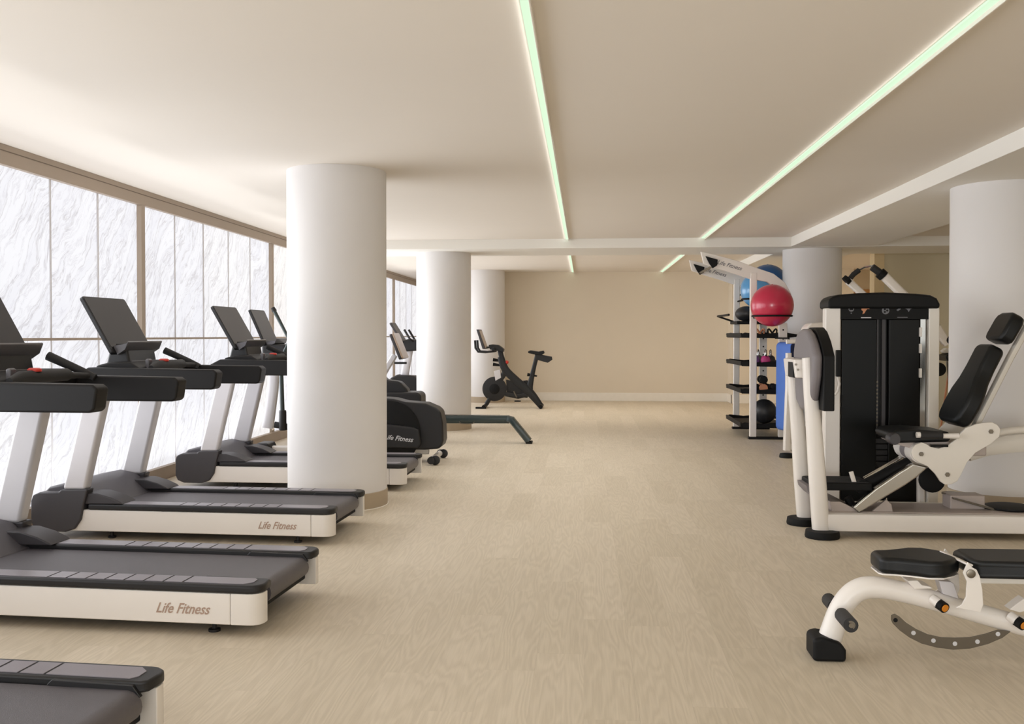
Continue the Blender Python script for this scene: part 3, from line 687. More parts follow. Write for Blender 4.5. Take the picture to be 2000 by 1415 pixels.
# ================================================================ STORAGE RACK
BALLS = ((1508, 597, 40.5, 12.98), (1482, 567, 35, 14.30), (1499, 556, 38.5, 15.08))
RY0, RY1 = 13.28, 14.72; RX0, RX1 = 2.265, 2.655
def make_rack():
    t = thing('storage_rack', 'white frame storage rack with two overhead arms and black shelves, beside the far right column', 'rack', (RX0, RY0, 0))
    D = RY1 - RY0; Wd = RX1 - RX0
    def loc(px, py, Y): x, z = P(px, py, Y); return (x - RX0, z)
    for y in (0, D):
        MB().box(-.045, .045, y - .035, y + .035, .03, 2.24).build('front_post', M['white'], t, bevel=.012, seg=3)
        pp = MB().box(Wd - .055, Wd + .055, y - .035, y + .035, .03, 1.56).build('rear_post', M['white'], t, bevel=.008)
        for k in range(14):
            z = .15 + k * .12
            MB().lathe([(.012, -.0365), (.012, -.0345)], (Wd, y, z), 'y', 10).build('bolt_hole', M['rubber'], pp)
        MB().box(-.06, Wd + .10, y - .045, y + .045, 0, .032).build('foot', M['rubber'], t, bevel=.008)
        # overhead arm
        Y = RY0 + y
        src = [(1368, 492), (1400, 499), (1440, 510), (1475, 523), (1510, 535), (1532, 552), (1545, 575), (1541, 583), (1520, 568), (1497, 551), (1463, 545), (1440, 537), (1404, 526), (1374, 516)]
        pts = [loc(a, b, RY0) for a, b in src]
        MB().prism(pts, 'y', y - .03, y + .03).build('overhead_arm', M['white'], t, bevel=.008)
        c = loc(1415, 517, RY0); e = loc(1440, 524, RY0)
        text('Life Fitness', .075, M['logog'], t, facing_cam((loc(1424, 519, RY0)[0], y - .031, loc(1424, 519, RY0)[1]), math.radians(-16)), shear=.3)
        br = [loc(a, b, RY0) for a, b in ((1377, 501), (1401, 508), (1400, 519), (1391, 525), (1384, 515))]
        MB().prism(br, 'y', y - .055, y - .031).build('bracket', M['rubber'], t, bevel=.004)
    c = loc(1392, 520, RY0)
    MB().tube([(c[0], -.05, c[1]), (c[0], D + .05, c[1])], .016, 12).build('pull_up_bar', M['steel'], t)
    # shelves
    for k, z in enumerate((.17, .63, 1.0, 1.385)):
        sh = [(-.22, z + .02), (-.16, z + .065), (-.06, z + .012), (.40, z + .012), (.62, z + .075), (.66, z + .06), (.44, z - .03), (-.06, z - .03), (-.2, z - .01)]
        MB().prism([(-.14, z + .0), (.50, z + .0), (.50, z - .012), (-.14, z - .012)], 'y', .05, D - .05).build('shelf', M['rubber'], t)
        for y in (.04, D - .06):
            MB().prism([(-.14, z - .02), (-.16, z + .03), (-.10, z + .05), (.10, z + .03), (.42, z + .055), (.62, z + .02), (.62, z - .005), (.40, z - .03)], 'y', y, y + .02).build('shelf_end', M['rubber'], t, bevel=.003)
        MB().box(-.155, -.135, .05, D - .05, z - .012, z + .045).build('shelf_lip', M['rubber'], t)
    # ball rings on top
    z = 1.66
    MB().tube([(-.28, D - .04, z + .02), (-.28, .30, z + .02)], .016, 8).tube([(-.28, D - .04, z + .02), (-.05, D - .04, z - .06)], .014, 8).build('side_bar', M['rubber'], t)
    MB().box(-.10, .45, .75, D - .04, z - .10, z - .06).build('top_shelf', M['rubber'], t, bevel=.01)
    r = .285
    for (px, py, rp, Y) in BALLS:
        bx, bz = P(px, py, Y); rr = rp / F_PX * Y
        cx, cy, cz = bx - RX0, Y - RY0, bz - .5 * rr
        q_ = rr * .875 + .012
        MB().tube([(cx + q_ * math.cos(a), cy + q_ * math.sin(a), cz) for a in [2 * PI * j / 28 for j in range(28)]], .012, 8, closed=True).build('ball_ring', M['rubber'], t)
        py_ = 0 if Y < 14 else D
        MB().tube([(cx - q_ * .6, cy + (-.8 if Y < 14 else .8 if Y < 14.6 else -.8) * q_, cz), (0, py_, cz - .02)], .012, 8).build('ring_stay', M['rubber'], t)
    return t
make_rack()
def ball(px, py, rp, Y, m, label, name='exercise_ball', cat='ball', grp=None, sz=1.0):
    x, z = P(px, py, Y)
    r = rp / F_PX * Y
    o = MB().ball((0, 0, 0), r, 48, sz).build(name, m, None, ang=80); o.location = (x, Y, z)
    tag(o, label, cat, grp)
    vl = MB().lathe([(.012, 0), (.010, .006)], (0, 0, r * sz - .003), 'z', 12).build('valve', m, o)
    return o
ball(1508, 597, 40.5, 12.98, M['redball'], 'crimson exercise ball on the near end of the rack top')
ball(1482, 567, 35, 14.30, M['ltblue'], 'shiny light blue exercise ball behind the rack posts')
ball(1499, 556, 38.5, 15.08, M['dkblue'], 'deep blue exercise ball behind the red ball, topmost at the rack')
x_, z_ = P(1459, 611, 14.35)
o = MB().ball((0, 0, 0), .16, 32, .7).build('medicine_ball', M['blkball'], None, ang=80); o.location = (2.36, 14.42, 1.60 + .112)
tag(o, 'black ball on the far top shelf of the rack', 'ball')
# blue foam mat hung on the near end
def blue_mat():
    t = thing('foam_mat', 'thick blue foam mat hanging upright on the near end of the rack', 'mat', (2.70, 12.74, 0), math.radians(15))
    r, L_ = .062, .40
    zc0, zc1 = .144 + r, 1.31 - r
    ring = arc(0, zc0, r, 180, 360, 12) + arc(0, zc1, r, 0, 180, 12)
    MB().prism(ring, 'y', 0, L_).build('foam', M['mat_blue'], t, bevel=.006)
    cap = arc(0, zc0, r - .008, 180, 360, 12) + arc(0, zc1, r - .008, 0, 180, 12)
    MB().prism(cap, 'y', -.003, .0).build('end_face', M['mat_navy'], t)
    MB().tube([(0, .16, zc1 + r - .03), (0, .16, zc1 + r + .05), (0, .55, zc1 + r + .05)], .010, 8).build('hanging_hook', M['rubber'], t)
    return t
blue_mat()
# kettlebells, grips and dumbbells on the shelves
def kettle(x, y, z, m, label):
    t = thing('kettlebell', label, 'weight', (x, y, z), 0, 'small weights on the rack shelves')
    MB().lathe([(.035, 0), (.060, .02), (.068, .06), (.055, .10), (.03, .12)], (0, 0, 0), 'z', 18).build('bell', m, t)
    MB().tube([(0, -.035, .11), (0, -.05, .15), (0, -.035, .185), (0, 0, .195), (0, .035, .185), (0, .05, .15), (0, .035, .11)], .010, 8).build('handle', M['chrome'], t)
cols = [('silver', 'light grey'), ('purple', 'lilac'), ('purple', 'lilac'), ('pink', 'pink'), ('pink', 'magenta'), ('silver', 'grey')]
kk = [('lilac kettlebell, farthest left on the second shelf of the rack', 'purple', 2.335, 13.55), ('grey kettlebell beside the lilac one on the second rack shelf', 'shell', 2.41, 13.72),
      ('pink kettlebell in the middle of the second rack shelf', 'pink', 2.47, 13.50), ('dark kettlebell at the right of the pink one on the second rack shelf', 'grey', 2.56, 13.62)]
for lb, m, x, y in kk: kettle(x, y, 1.0, M[m], lb)
def dumbbell(x, y, z, m, label, rz=0):
    t = thing('dumbbell', label, 'weight', (x, y, z), rz, 'small weights on the rack shelves')
    for s in (-1, 1):
        MB().lathe([(.03, -.035), (.055, -.03), (.055, .03), (.03, .035)], (0, s * .085, .055), 'y', 10).build('head', m, t)
    MB().tube([(0, -.06, .055), (0, .06, .055)], .014, 10).build('handle', M['chrome'], t)
for x, y, m, lb in ((2.34, 13.55, 'rubber', 'black dumbbell nearest the front post on the third rack shelf'), (2.42, 13.45, 'tan', 'orange dumbbell on the third rack shelf'),
                    (2.50, 13.80, 'rubber', 'black dumbbell behind the orange one on the third rack shelf'), (2.58, 13.48, 'rubber', 'black dumbbell at the right end of the third rack shelf')):
    dumbbell(x, y, .63, M[m], lb)
dumbbell(2.42, 13.45, .742, M['rubber'], 'black dumbbell stacked on top of the orange one on the third rack shelf')
def strap(x, y, z, m, label):
    o = MB().tube([(.06 * math.cos(a), .03 * math.sin(a), .055 + .045 * math.sin(a * 2 + .5)) for a in [2 * PI * j / 20 for j in range(20)]], .012, 8, closed=True).build('resistance_band', m); o.location = (x, y, z)
    tag(o, label, 'band', 'bands on the top rack shelf')
strap(2.40, 13.55, 1.385, M['tan'], 'tan looped resistance band on the upper rack shelf')
strap(2.56, 13.50, 1.385, M['rubber'], 'black looped resistance band on the upper rack shelf, next to the tan one')
strap(2.44, 13.75, 1.385, M['shell'], 'grey looped resistance band behind the tan and black ones on the upper rack shelf')
o = MB().ball((0, 0, 0), .17, 32).build('medicine_ball', M['blkball'], None, ang=80); o.location = (2.50, 13.75, .17 + .17)
tag(o, 'large black medicine ball on the lowest shelf of the rack', 'ball')

# ================================================================ LEG PRESS
def leg_press():
    ox, oy = P(1605, 1045, 6.85)[0], 6.85
    t = thing('leg_press_machine', 'seated leg press with black pads, white frame and a tall black weight tower', 'weight machine', (ox, oy, 0))
    def q(px, py, Y): x, z = P(px, py, Y); return (x - ox, Y - oy, z)
    def q2(pts, Y): return [(P(a, b, Y)[0] - ox, P(a, b, Y)[1]) for a, b in pts]
    YA, YB = 6.85, 7.32
    # front legs
    MB().flat_tube([q(1575, 699, YA), q(1581, 745, YA), q(1589, 830, YA), q(1596, 930, YA), q(1604, 1043, YA)], .09, [.055, .085, .105, .115, .118], n=20, e=3).build('front_leg', M['white'], t)
    MB().flat_tube([q(1543, 699, YB), q(1549, 745, YB), q(1558, 830, YB), q(1565, 930, YB), q(1572, 1018, YB)], .09, [.05, .08, .10, .11, .11], n=20, e=3).build('front_leg', M['white'], t)
    for pt, Y in (((1606, 1049), YA), ((1568, 1022), YB)):
        c = q(pt[0], pt[1], Y)
        MB().lathe([(.115, 0), (.118, .012), (.112, .05), (.07, .056)], (c[0], c[1], 0), 'z', 28).build('rubber_foot', M['rubber'], t)
    MB().prism(q2([(1546, 702), (1576, 702), (1582, 712), (1580, 738), (1550, 738)], YA + .14), 'y', .06, .43).build('leg_bridge', M['white'], t, bevel=.01)
    for px, py in ((1552, 712), (1556, 722), (1566, 713), (1568, 724)):
        c = q(px, py, YA + .10)
        MB().lathe([(.008, -.006), (.008, .006)], (c[0], .056, c[2]), 'y', 8).build('bolt', M['bolt'], t)
    # foot plate
    x0 = P(1600, 740, 6.78)[0] - ox
    yz = [(-.15, .885), (-.15, 1.26), (-.05, 1.36), (.05, 1.425), (.15, 1.455), (.28, 1.455), (.40, 1.425), (.48, 1.36), (.52, 1.275), (.52, .885)]
    MB().prism(yz, 'x', x0 + .01, x0 + .085).build('foot_plate', M['rubber'], t, bevel=.008)
    yz2 = [(.10, .87), (-.03, .92), (-.13, 1.12), (-.145, 1.26), (-.05, 1.35), (.05, 1.415), (.15, 1.445), (.28, 1.445), (.40, 1.415), (.47, 1.35), (.51, 1.275), (.50, 1.12), (.42, .92), (.28, .86)]
    MB().prism(yz2, 'x', x0 - .055, x0 + .009).build('plate_shell', M['shell'], t, bevel=.03, seg=4)
    MB().box(x0 - .14, x0 - .05, .10, .28, 1.10, 1.22).build('pivot_block', M['rubber'], t, bevel=.01)
    # base
    xe = 2.1
    MB().flat_tube([(.02, .0, .108), (xe, .0, .108)], .075, .125, n=20, e=6).build('base_rail', M['white'], t)
    MB().flat_tube([(-.02, .47, .108), (xe, .47, .108)], .075, .125, n=20, e=6).build('base_rail', M['white'], t)
    MB().box(.05, 1.5, .04, .43, .10, .175).build('base_deck', M['pgrey'], t, bevel=.01)
    MB().prism(q2([(1618, 978), (1638, 978), (1690, 1004), (1622, 1006)], 6.95), 'y', .05, .42).build('front_gusset', M['pgrey'], t, bevel=.004)
    MB().prism(q2([(1690, 1006), (1715, 985), (1728, 974), (1738, 984), (1742, 1006)], 6.95), 'y', .06, .085).build('gusset', M['pgrey'], t, bevel=.004)
    # lower step
    a = q(1572, 944, 7.05); b = q(1693, 944, 7.05)
    MB().box(a[0] + .02, b[0], .06, .40, .315, .37).build('step', M['rubber'], t, bevel=.01)
    for k in range(9):
        MB().box(a[0] + .04, b[0] - .02, .075 + k * .035, .09 + k * .035, .37, .374).build('tread_rib', M['grip'], t)
    MB().prism(q2([(1568, 945), (1580, 945), (1580, 966), (1570, 955)], 7.05), 'y', .08, .38).build('step_nose', M['shell'], t)
    # chrome slide rails
    nr = [(1664, 991), (1708, 954), (1756, 921), (1782, 905), (1812, 912), (1790, 932), (1767, 948), (1730, 970), (1676, 1003)]
    MB().prism(q2(nr, 6.90), 'y', .03, .09).build('slide_rail', M['chrome'], t, bevel=.012, seg=3)
    MB().tube([q(1688, 937, 7.20), q(1762, 894, 7.20)], .022, 12).build('slide_rail', M['chrome'], t)
    MB().tube([q(1690, 948, 7.05), q(1776, 904, 7.05)], .042, 14).build('damper', M['rubber'], t)
    MB().flat_tube([q(1662, 922, 6.95), q(1672, 955, 6.95)], .02, .03).build('release_lever', M['white'], t)
    MB().lathe([(.04, -.03), (.05, -.025), (.05, .025), (.04, .03)], q(1684, 951, 6.98), 'y', 16).build('pivot_knob', M['rubber'], t)
    MB().tube([q(1655, 972, 7.0), q(1672, 1003, 7.0)], .03, 10).build('lower_link', M['rubber'], t)
    # carriage plates
    cp = [(1779, 885), (1781, 876), (1787, 869), (1799, 864), (1808, 867), (1817, 873), (1832, 876), (1848, 872), (1866, 859), (1877, 845), (1886, 836), (1905, 829), (1920, 826), (1937, 825), (1947, 830), (1953, 839), (1951, 853), (1935, 867), (1904, 885), (1888, 903), (1876, 928), (1869, 940), (1858, 946), (1845, 947), (1836, 941), (1826, 926), (1811, 911), (1793, 903), (1783, 896)]
    MB().prism(q2(cp, 6.86), 'y', .0, .022).build('carriage_plate', M['cream'], t, bevel=.004)
    MB().prism(q2(cp, 6.86), 'y', .38, .402).build('carriage_plate', M['cream'], t, bevel=.004)
    for px, py in ((1798, 887), (1934, 843), (1849, 927)):
        c = q(px, py, 6.86)
        MB().lathe([(.013, -.010), (.016, -.008), (.016, .0)], (c[0], 0, c[2]), 'y', 6).build('bolt', M['bolt'], t)
    c = q(1798, 885, 6.88)
    MB().lathe([(.072, .024), (.072, .15)], (c[0], 0, c[2]), 'y', 28).lathe([(.072, .27), (.072, .378)], (c[0], 0, c[2]), 'y', 28).build('pivot_collar', M['white'], t)
    MB().lathe([(.066, .15), (.066, .27)], (c[0], 0, c[2]), 'y', 28).build('pivot_barrel', M['shell'], t)
    MB().box(c[0] + .055, c[0] + .17, -.012, .0, c[2] + .0 + .045, c[2] + .062).build('scale_slot', M['rubber'], t)
    MB().box(c[0] + .1, c[0] + .45, .05, .36, c[2] - .02, c[2] + .05).build('carriage_core', M['pgrey'], t, bevel=.01)
    # seat
    s0 = q(1738, 840, 6.95); s1 = q(1846, 840, 6.95)
    MB().prism([(s0[0] - .03, .715), (s0[0] + .01, .745), (s0[0] + .15, .752), (s1[0], .735), (s1[0] + .02, .70), (s1[0], .665), (s0[0] + .05, .655), (s0[0] - .01, .675)], 'y', .02, .38).build('seat', M['upholstery'], t, bevel=.02, seg=3)
    MB().prism(q2([(1740, 862), (1850, 862), (1858, 872), (1780, 876), (1750, 868)], 6.95), 'y', .06, .34).build('seat_bracket', M['pgrey'], t, bevel=.005)
    MB().tube([q(1797, 851, 6.82), q(1840, 851, 6.82)], .026, 14).build('seat_handle', M['grip'], t)
    MB().tube([q(1790, 850, 6.82), q(1798, 850, 6.82)], .020, 12).build('handle_cap', M['white'], t)
    MB().tube([q(1838, 852, 6.82), q(1872, 852, 6.82)], [.016, .02], 12).build('handle_rod', M['white'], t)
    MB().lathe([(.035, -.05), (.04, -.04), (.04, .04), (.035, .05)], q(1744, 857, 6.85), 'y', 16).build('seat_roller', M['grey'], t)
    # backrest, reclined, facing the foot plate
    def pad(p0, p1, prof, th, nm, bev):
        a = Vector(q(p0[0], p0[1], 6.93)); b = Vector(q(p1[0], p1[1], 6.93))
        d = Vector((b.x - a.x, 0, b.z - a.z)); Lh = d.length; d.normalize()
        nrm = Vector((-d.z, 0, d.x))
        o_ = MB()
        pts = [(w_, s_ * Lh) for s_, w_ in prof] + [(-w_, s_ * Lh) for s_, w_ in reversed(prof)]
        mt = Matrix(((0, d.x, nrm.x, a.x), (1, 0, 0, .20), (0, d.z, nrm.z, a.z), (0, 0, 0, 1)))
        o_.prism(pts, 'z', 0, th)
        return o_.build(nm, M['upholstery'], t, bevel=bev, seg=4, mtx=mt, ang=50)
    pad((1886, 838), (1965, 684), [(0, .12), (.02, .16), (.08, .19), (.25, .205), (.42, .19), (.56, .15), (.72, .135), (.93, .135), (.985, .12), (1.0, .08)], .11, 'backrest', .028)
    pad((1975, 676), (2006, 621), [(0, .09), (.05, .125), (.2, .14), (.75, .14), (.92, .12), (1.0, .07)], .10, 'headrest', .025)
    MB().flat_tube([q(2016, 620, 7.05), q(1972, 700, 7.05), q(1908, 826, 7.05), q(1900, 850, 7.05)], .06, .045).build('backrest_bar', M['cream'], t)
    # handle arms going off to the right
    MB().flat_tube([q(1890, 892, 7.20), q(1925, 876, 7.20), q(1965, 868, 7.20), q(2010, 864, 7.20), q(2060, 864, 7.20)], .07, [.07, .11, .13, .13, .13]).build('rear_arm', M['cream'], t)
    MB().tube([q(1945, 846, 7.1), q(1980, 841, 7.1), q(2040, 838, 7.1)], .026, 12).build('grab_bar', M['cream'], t)
    # cam linkage near the base
    c = q(1966, 985, 7.15)
    MB().lathe([(.165, 0), (.17, .006), (.17, .014), (.13, .022), (.05, .026)], (c[0], .25, c[2] - .02), 'z', 32).build('pulley_disc', M['rubber'], t)
    c2 = q(1858, 962, 7.25)
    MB().lathe([(.07, 0), (.07, .008)], (c2[0] - .02, .33, c2[2]), 'z', 24).build('small_disc', M['steel'], t)
    MB().prism([(c2[0] - .07, c2[2] - .002), (c[0] - .10, c[2] - .02), (c[0] + .25, c[2] - .05), (c[0] + .25, c[2] - .07), (c[0] - .1, c[2] - .035), (c2[0] - .07, c2[2] - .012)], 'y', .16, .40).build('linkage_plate', M['steel'], t, bevel=.003)
    MB().box(c2[0] - .08, c2[0] + .16, .20, .36, .17, .27).build('pulley_bracket', M['pgrey'], t, bevel=.01)
    MB().lathe([(.075, -.02), (.09, -.015), (.09, .015), (.075, .02)], q(1820, 938, 7.2), 'y', 24).build('cam_wheel', M['rubber'], t)
    # ---- weight tower
    YT = 7.62
    w0 = q(1616, 700, YT)[0]; w1 = q(1833, 700, YT)[0]; yb = YT - oy
    def tx(px): return q(px, 700, YT)[0]
    def tz(py): return q(1720, py, YT)[2]
    cap = [(1616, 603), (1616, 589), (1622, 581), (1637, 576), (1675, 573), (1725, 571.5), (1787, 574), (1816, 577), (1828, 583), (1834, 594), (1834, 603)]
    MB().prism(q2(cap, YT), 'y', yb - .03, yb + .26).build('tower_cap', M['rubber'], t, bevel=.025, seg=3)
    MB().box(tx(1640), tx(1813), yb, yb + .22, tz(624), tz(598)).build('sign_panel', M['rubber'], t)
    MB().box(tx(1611.5), tx(1641), yb - .01, yb + .09, .06, tz(602)).build('tower_post', M['white'], t, bevel=.008)
    MB().box(tx(1813), tx(1834), yb - .01, yb + .09, .06, tz(602)).build('tower_post', M['cream'], t, bevel=.008)
    MB().box(tx(1640), tx(1644), yb + .03, yb + .06, .10, tz(624)).build('edge_strip', M['steel'], t)
    MB().box(tx(1800), tx(1810), yb + .03, yb + .07, .10, tz(624)).build('guide_rod', M['chrome'], t)
    MB().box(tx(1645), tx(1714), yb + .02, yb + .05, .12, tz(624)).build('shroud_panel', M['shroud'], t, bevel=.006)
    MB().box(tx(1738), tx(1798), yb + .02, yb + .05, .12, tz(624)).build('shroud_panel', M['shroud2'], t, bevel=.006)
    MB().box(tx(1714), tx(1738), yb + .07, yb + .09, .12, tz(624)).build('centre_panel', M['shroud2'], t)
    MB().box(tx(1716), tx(1719), yb + .045, yb + .06, tz(850), tz(624)).box(tx(1726), tx(1733), yb + .045, yb + .07, tz(850), tz(624)).build('cable_guide', M['grey'], t)
    MB().box(tx(1650), tx(1800), yb + .20, yb + .22, .12, tz(624)).build('rear_panel', M['shroud'], t)
    for k in range(10):
        z = .16 + k * .045
        MB().box(tx(1706), tx(1740), yb + .05, yb + .069, z, z + .038).build('weight_plate', M['grip'], t, bevel=.004)
    for k in range(14):
        MB().lathe([(.008, -.003), (.008, .003)], (tx(1716.5), yb + .042, .85 + k * .03 - .2), 'y', 8).build('cable_link', M['steel'], t)
    for k in range(8):
        MB().box(tx(1643.5), tx(1647), yb - .002, yb + .02, .25 + k * .09, .31 + k * .09).build('slot', M['rubber'], t)
    for py in (640, 672, 720):
        MB().box(tx(1796), tx(1801), yb + .0, yb + .02, tz(py + 18), tz(py)).build('edge_tab', M['white'], t, bevel=.002)
    c = q(1637, 712, YT)
    MB().box(tx(1631), tx(1640), yb - .05, yb - .01, tz(736), tz(684)).build('counter_box', M['rubber'], t, bevel=.006)
    MB().tube([(tx(1634), yb - .03, tz(736)), (tx(1637), yb - .04, tz(750)), (tx(1634), yb - .04, tz(764)), (tx(1629), yb - .03, tz(772))], .010, 8).build('pin_cord', M['white'], t)
    MB().box(tx(1617), tx(1628), yb - .012, yb - .0105, tz(936), tz(931)).build('warning_sticker', M['red'], t)
    MB().box(tx(1612), tx(1834), yb, yb + .26, .02, .07).build('tower_base', M['white'], t, bevel=.01)
    MB().flat_tube([q(1798, 925, 7.45), q(1798, 985, 7.45)], .06, .05).build('link_post', M['white'], t)
    # signs on the tower: flat print
    ys = yb - .0012
    def disc(px, py, r, m, nm='emblem'):
        MB().lathe([(r, 0), (r, .001)], (tx(px), ys, tz(py)), 'y', 24).build(nm, m, t)
    def mark(pts, m, nm='emblem'):
        MB().prism([(tx(a), tz(b)) for a, b in pts], 'y', ys, ys + .001).build(nm, m, t)
    disc(1662, 604, .020, M['logog']); disc(1662, 612, .005, M['logog'])
    MB().prism([(tx(1658.5), tz(602)), (tx(1665.5), tz(602)), (tx(1665.5), tz(606)), (tx(1658.5), tz(606))], 'y', ys - .001, ys).build('emblem', M['rubber'], t)
    mark([(1681, 598), (1686, 601), (1692, 599), (1698, 604), (1693, 604), (1690, 608), (1688, 612), (1684, 614), (1685, 608), (1682, 606)], M['tan'])
    disc(1729, 607, .028, M['logog'])
    for a in (0, 120, 240):
        r = math.radians(a); cx, cz = tx(1729) + .012 * math.cos(r), tz(607) + .012 * math.sin(r)
        MB().lathe([(.008, 0), (.008, .0008)], (cx, ys - .001, cz), 'y', 12).build('emblem', M['rubber'], t)
    mark([(1750, 606), (1754, 603), (1760, 600), (1758, 605), (1753, 608)], M['logog'])
    mark([(1765, 602), (1774, 601), (1783, 601), (1777, 605), (1774, 610), (1771, 605)], M['logog'])
    mark([(1681, 620), (1701, 620), (1701, 621.6), (1681, 621.6)], M['logow']); mark([(1752, 619.5), (1772, 619.5), (1772, 621), (1752, 621)], M['logog'])
    return t
leg_press()

# ================================================================ MACHINES BEHIND THE LEG PRESS
def rear_machine():
    t = thing('chest_press_machine', 'white strength machine behind the weight tower with two raised handle arms', 'weight machine', (2.36, 11.3, 0))
    def q(px, py, Y): x, z = P(px, py, Y); return (x - 2.36, Y - 11.3, z)
    MB().flat_tube([q(1540, 690, 11.3), q(1541, 760, 11.3), q(1538, 845, 11.3), q(1537, 880, 11.3)], .09, [.06, .08, .085, .085]).build('front_leg', M['white'], t)
    MB().flat_tube([q(1538, 868, 11.3), q(1560, 884, 11.3), q(1630, 900, 11.3)], .08, .08).build('base_rail', M['white'], t)
    c = q(1537, 888, 11.3)
    MB().lathe([(.085, 0), (.088, .012), (.08, .045), (.05, .05)], (c[0], 0, 0), 'z', 24).build('rubber_foot', M['rubber'], t)
    MB().flat_tube([q(1536, 668, 11.3), q(1580, 666, 11.3), q(1640, 664, 11.3)], .08, .05).build('top_rail', M['white'], t)
    MB().prism([q(a, b, 11.3)[::2] for a, b in ((1572, 655), (1574, 640), (1582, 632), (1600, 630), (1640, 630), (1640, 690), (1572, 690))], 'y', -.05, .25).build('gear_cover', M['white'], t, bevel=.02, seg=3)
    MB().box(q(1640, 0 + 600, 11.3)[0], q(1800, 600, 11.3)[0], .05, .45, .05, 1.72).build('weight_tower', M['shroud'], t, bevel=.02)
    MB().box(q(1600, 600, 11.3)[0], q(1840, 600, 11.3)[0], .10, .25, .02, .10).build('rear_rail', M['white'], t, bevel=.01)
    # near arm
    Y = 11.1
    MB().flat_tube([q(1727, 540, Y), q(1766, 578, Y), q(1800, 630, Y), q(1815, 700, Y)], .10, .095).build('press_arm', M['white'], t)
    MB().tube([q(1703, 522, Y), q(1720, 534, Y)], .040, 14).build('grip', M['grip'], t)
    MB().tube([q(1718, 533, Y), q(1726, 540, Y)], .062, 16).build('arm_collar', M['rubber'], t)
    MB().flat_tube([q(1656, 549, Y + .4), q(1688, 578, Y + .4), q(1720, 640, Y + .4)], .08, .08).build('press_arm', M['white'], t)
    MB().tube([q(1651, 550, Y + .35), q(1657, 544, Y + .35)], .052, 14).build('arm_collar', M['rubber'], t)
    MB().tube([q(1660, 545, Y + .4), q(1667, 536, Y + .4), q(1678, 528, Y + .4)], .030, 12).build('grip', M['grip'], t)
    MB().tube([q(1678, 528, Y + .4), q(1690, 521.5, Y + .3), q(1703, 520, Y)], .012, 10).build('cross_handle', M['chrome'], t)
    # right hand fittings
    MB().flat_tube([q(1828, 640, Y), q(1842, 662, Y), q(1850, 672, Y)], .10, [.11, .10, .09]).build('side_arm', M['white'], t)
    c = q(1853, 665, Y)
    MB().lathe([(.035, -.06), (.042, -.05), (.042, .05), (.035, .06)], c, 'y', 18).build('side_grip', M['rubber'], t)
    return t
rear_machine()
def rear_bench():
    Y = 12.4; ox = P(1850, 800, Y)[0]
    t = thing('preacher_bench', 'black padded bench seat on thin legs between the weight tower and the right column', 'bench', (ox, Y, 0))
    def q(px, py, dy=0): x, z = P(px, py, Y); return (x - ox, dy, z)
    MB().prism([q(a, b)[::2] for a, b in ((1838, 695), (1850, 690), (1872, 690), (1880, 700), (1870, 707), (1842, 705))], 'y', -.15, .15).build('seat_pad', M['upholstery'], t, bevel=.015)
    MB().prism([q(a, b)[::2] for a, b in ((1838, 686), (1846, 680), (1866, 683), (1866, 690), (1842, 690))], 'y', -.05, .05).build('adjuster', M['cream'], t, bevel=.008)
    for a, b in ((1856, 1838), (1862, 1850), (1850, 1860)):
        e = q(b, 870); s = q(a, 706)
        MB().tube([s, (e[0], .1 if a > 1855 else -.1, .01)], .013, 8).build('leg', M['tan'] if a == 1856 else M['steel'], t)
    MB().lathe([(.08, -.02), (.085, 0), (.08, .02)], q(1834, 722), 'y', 20).build('weight_disc', M['rubber'], t)
    return t
rear_bench()

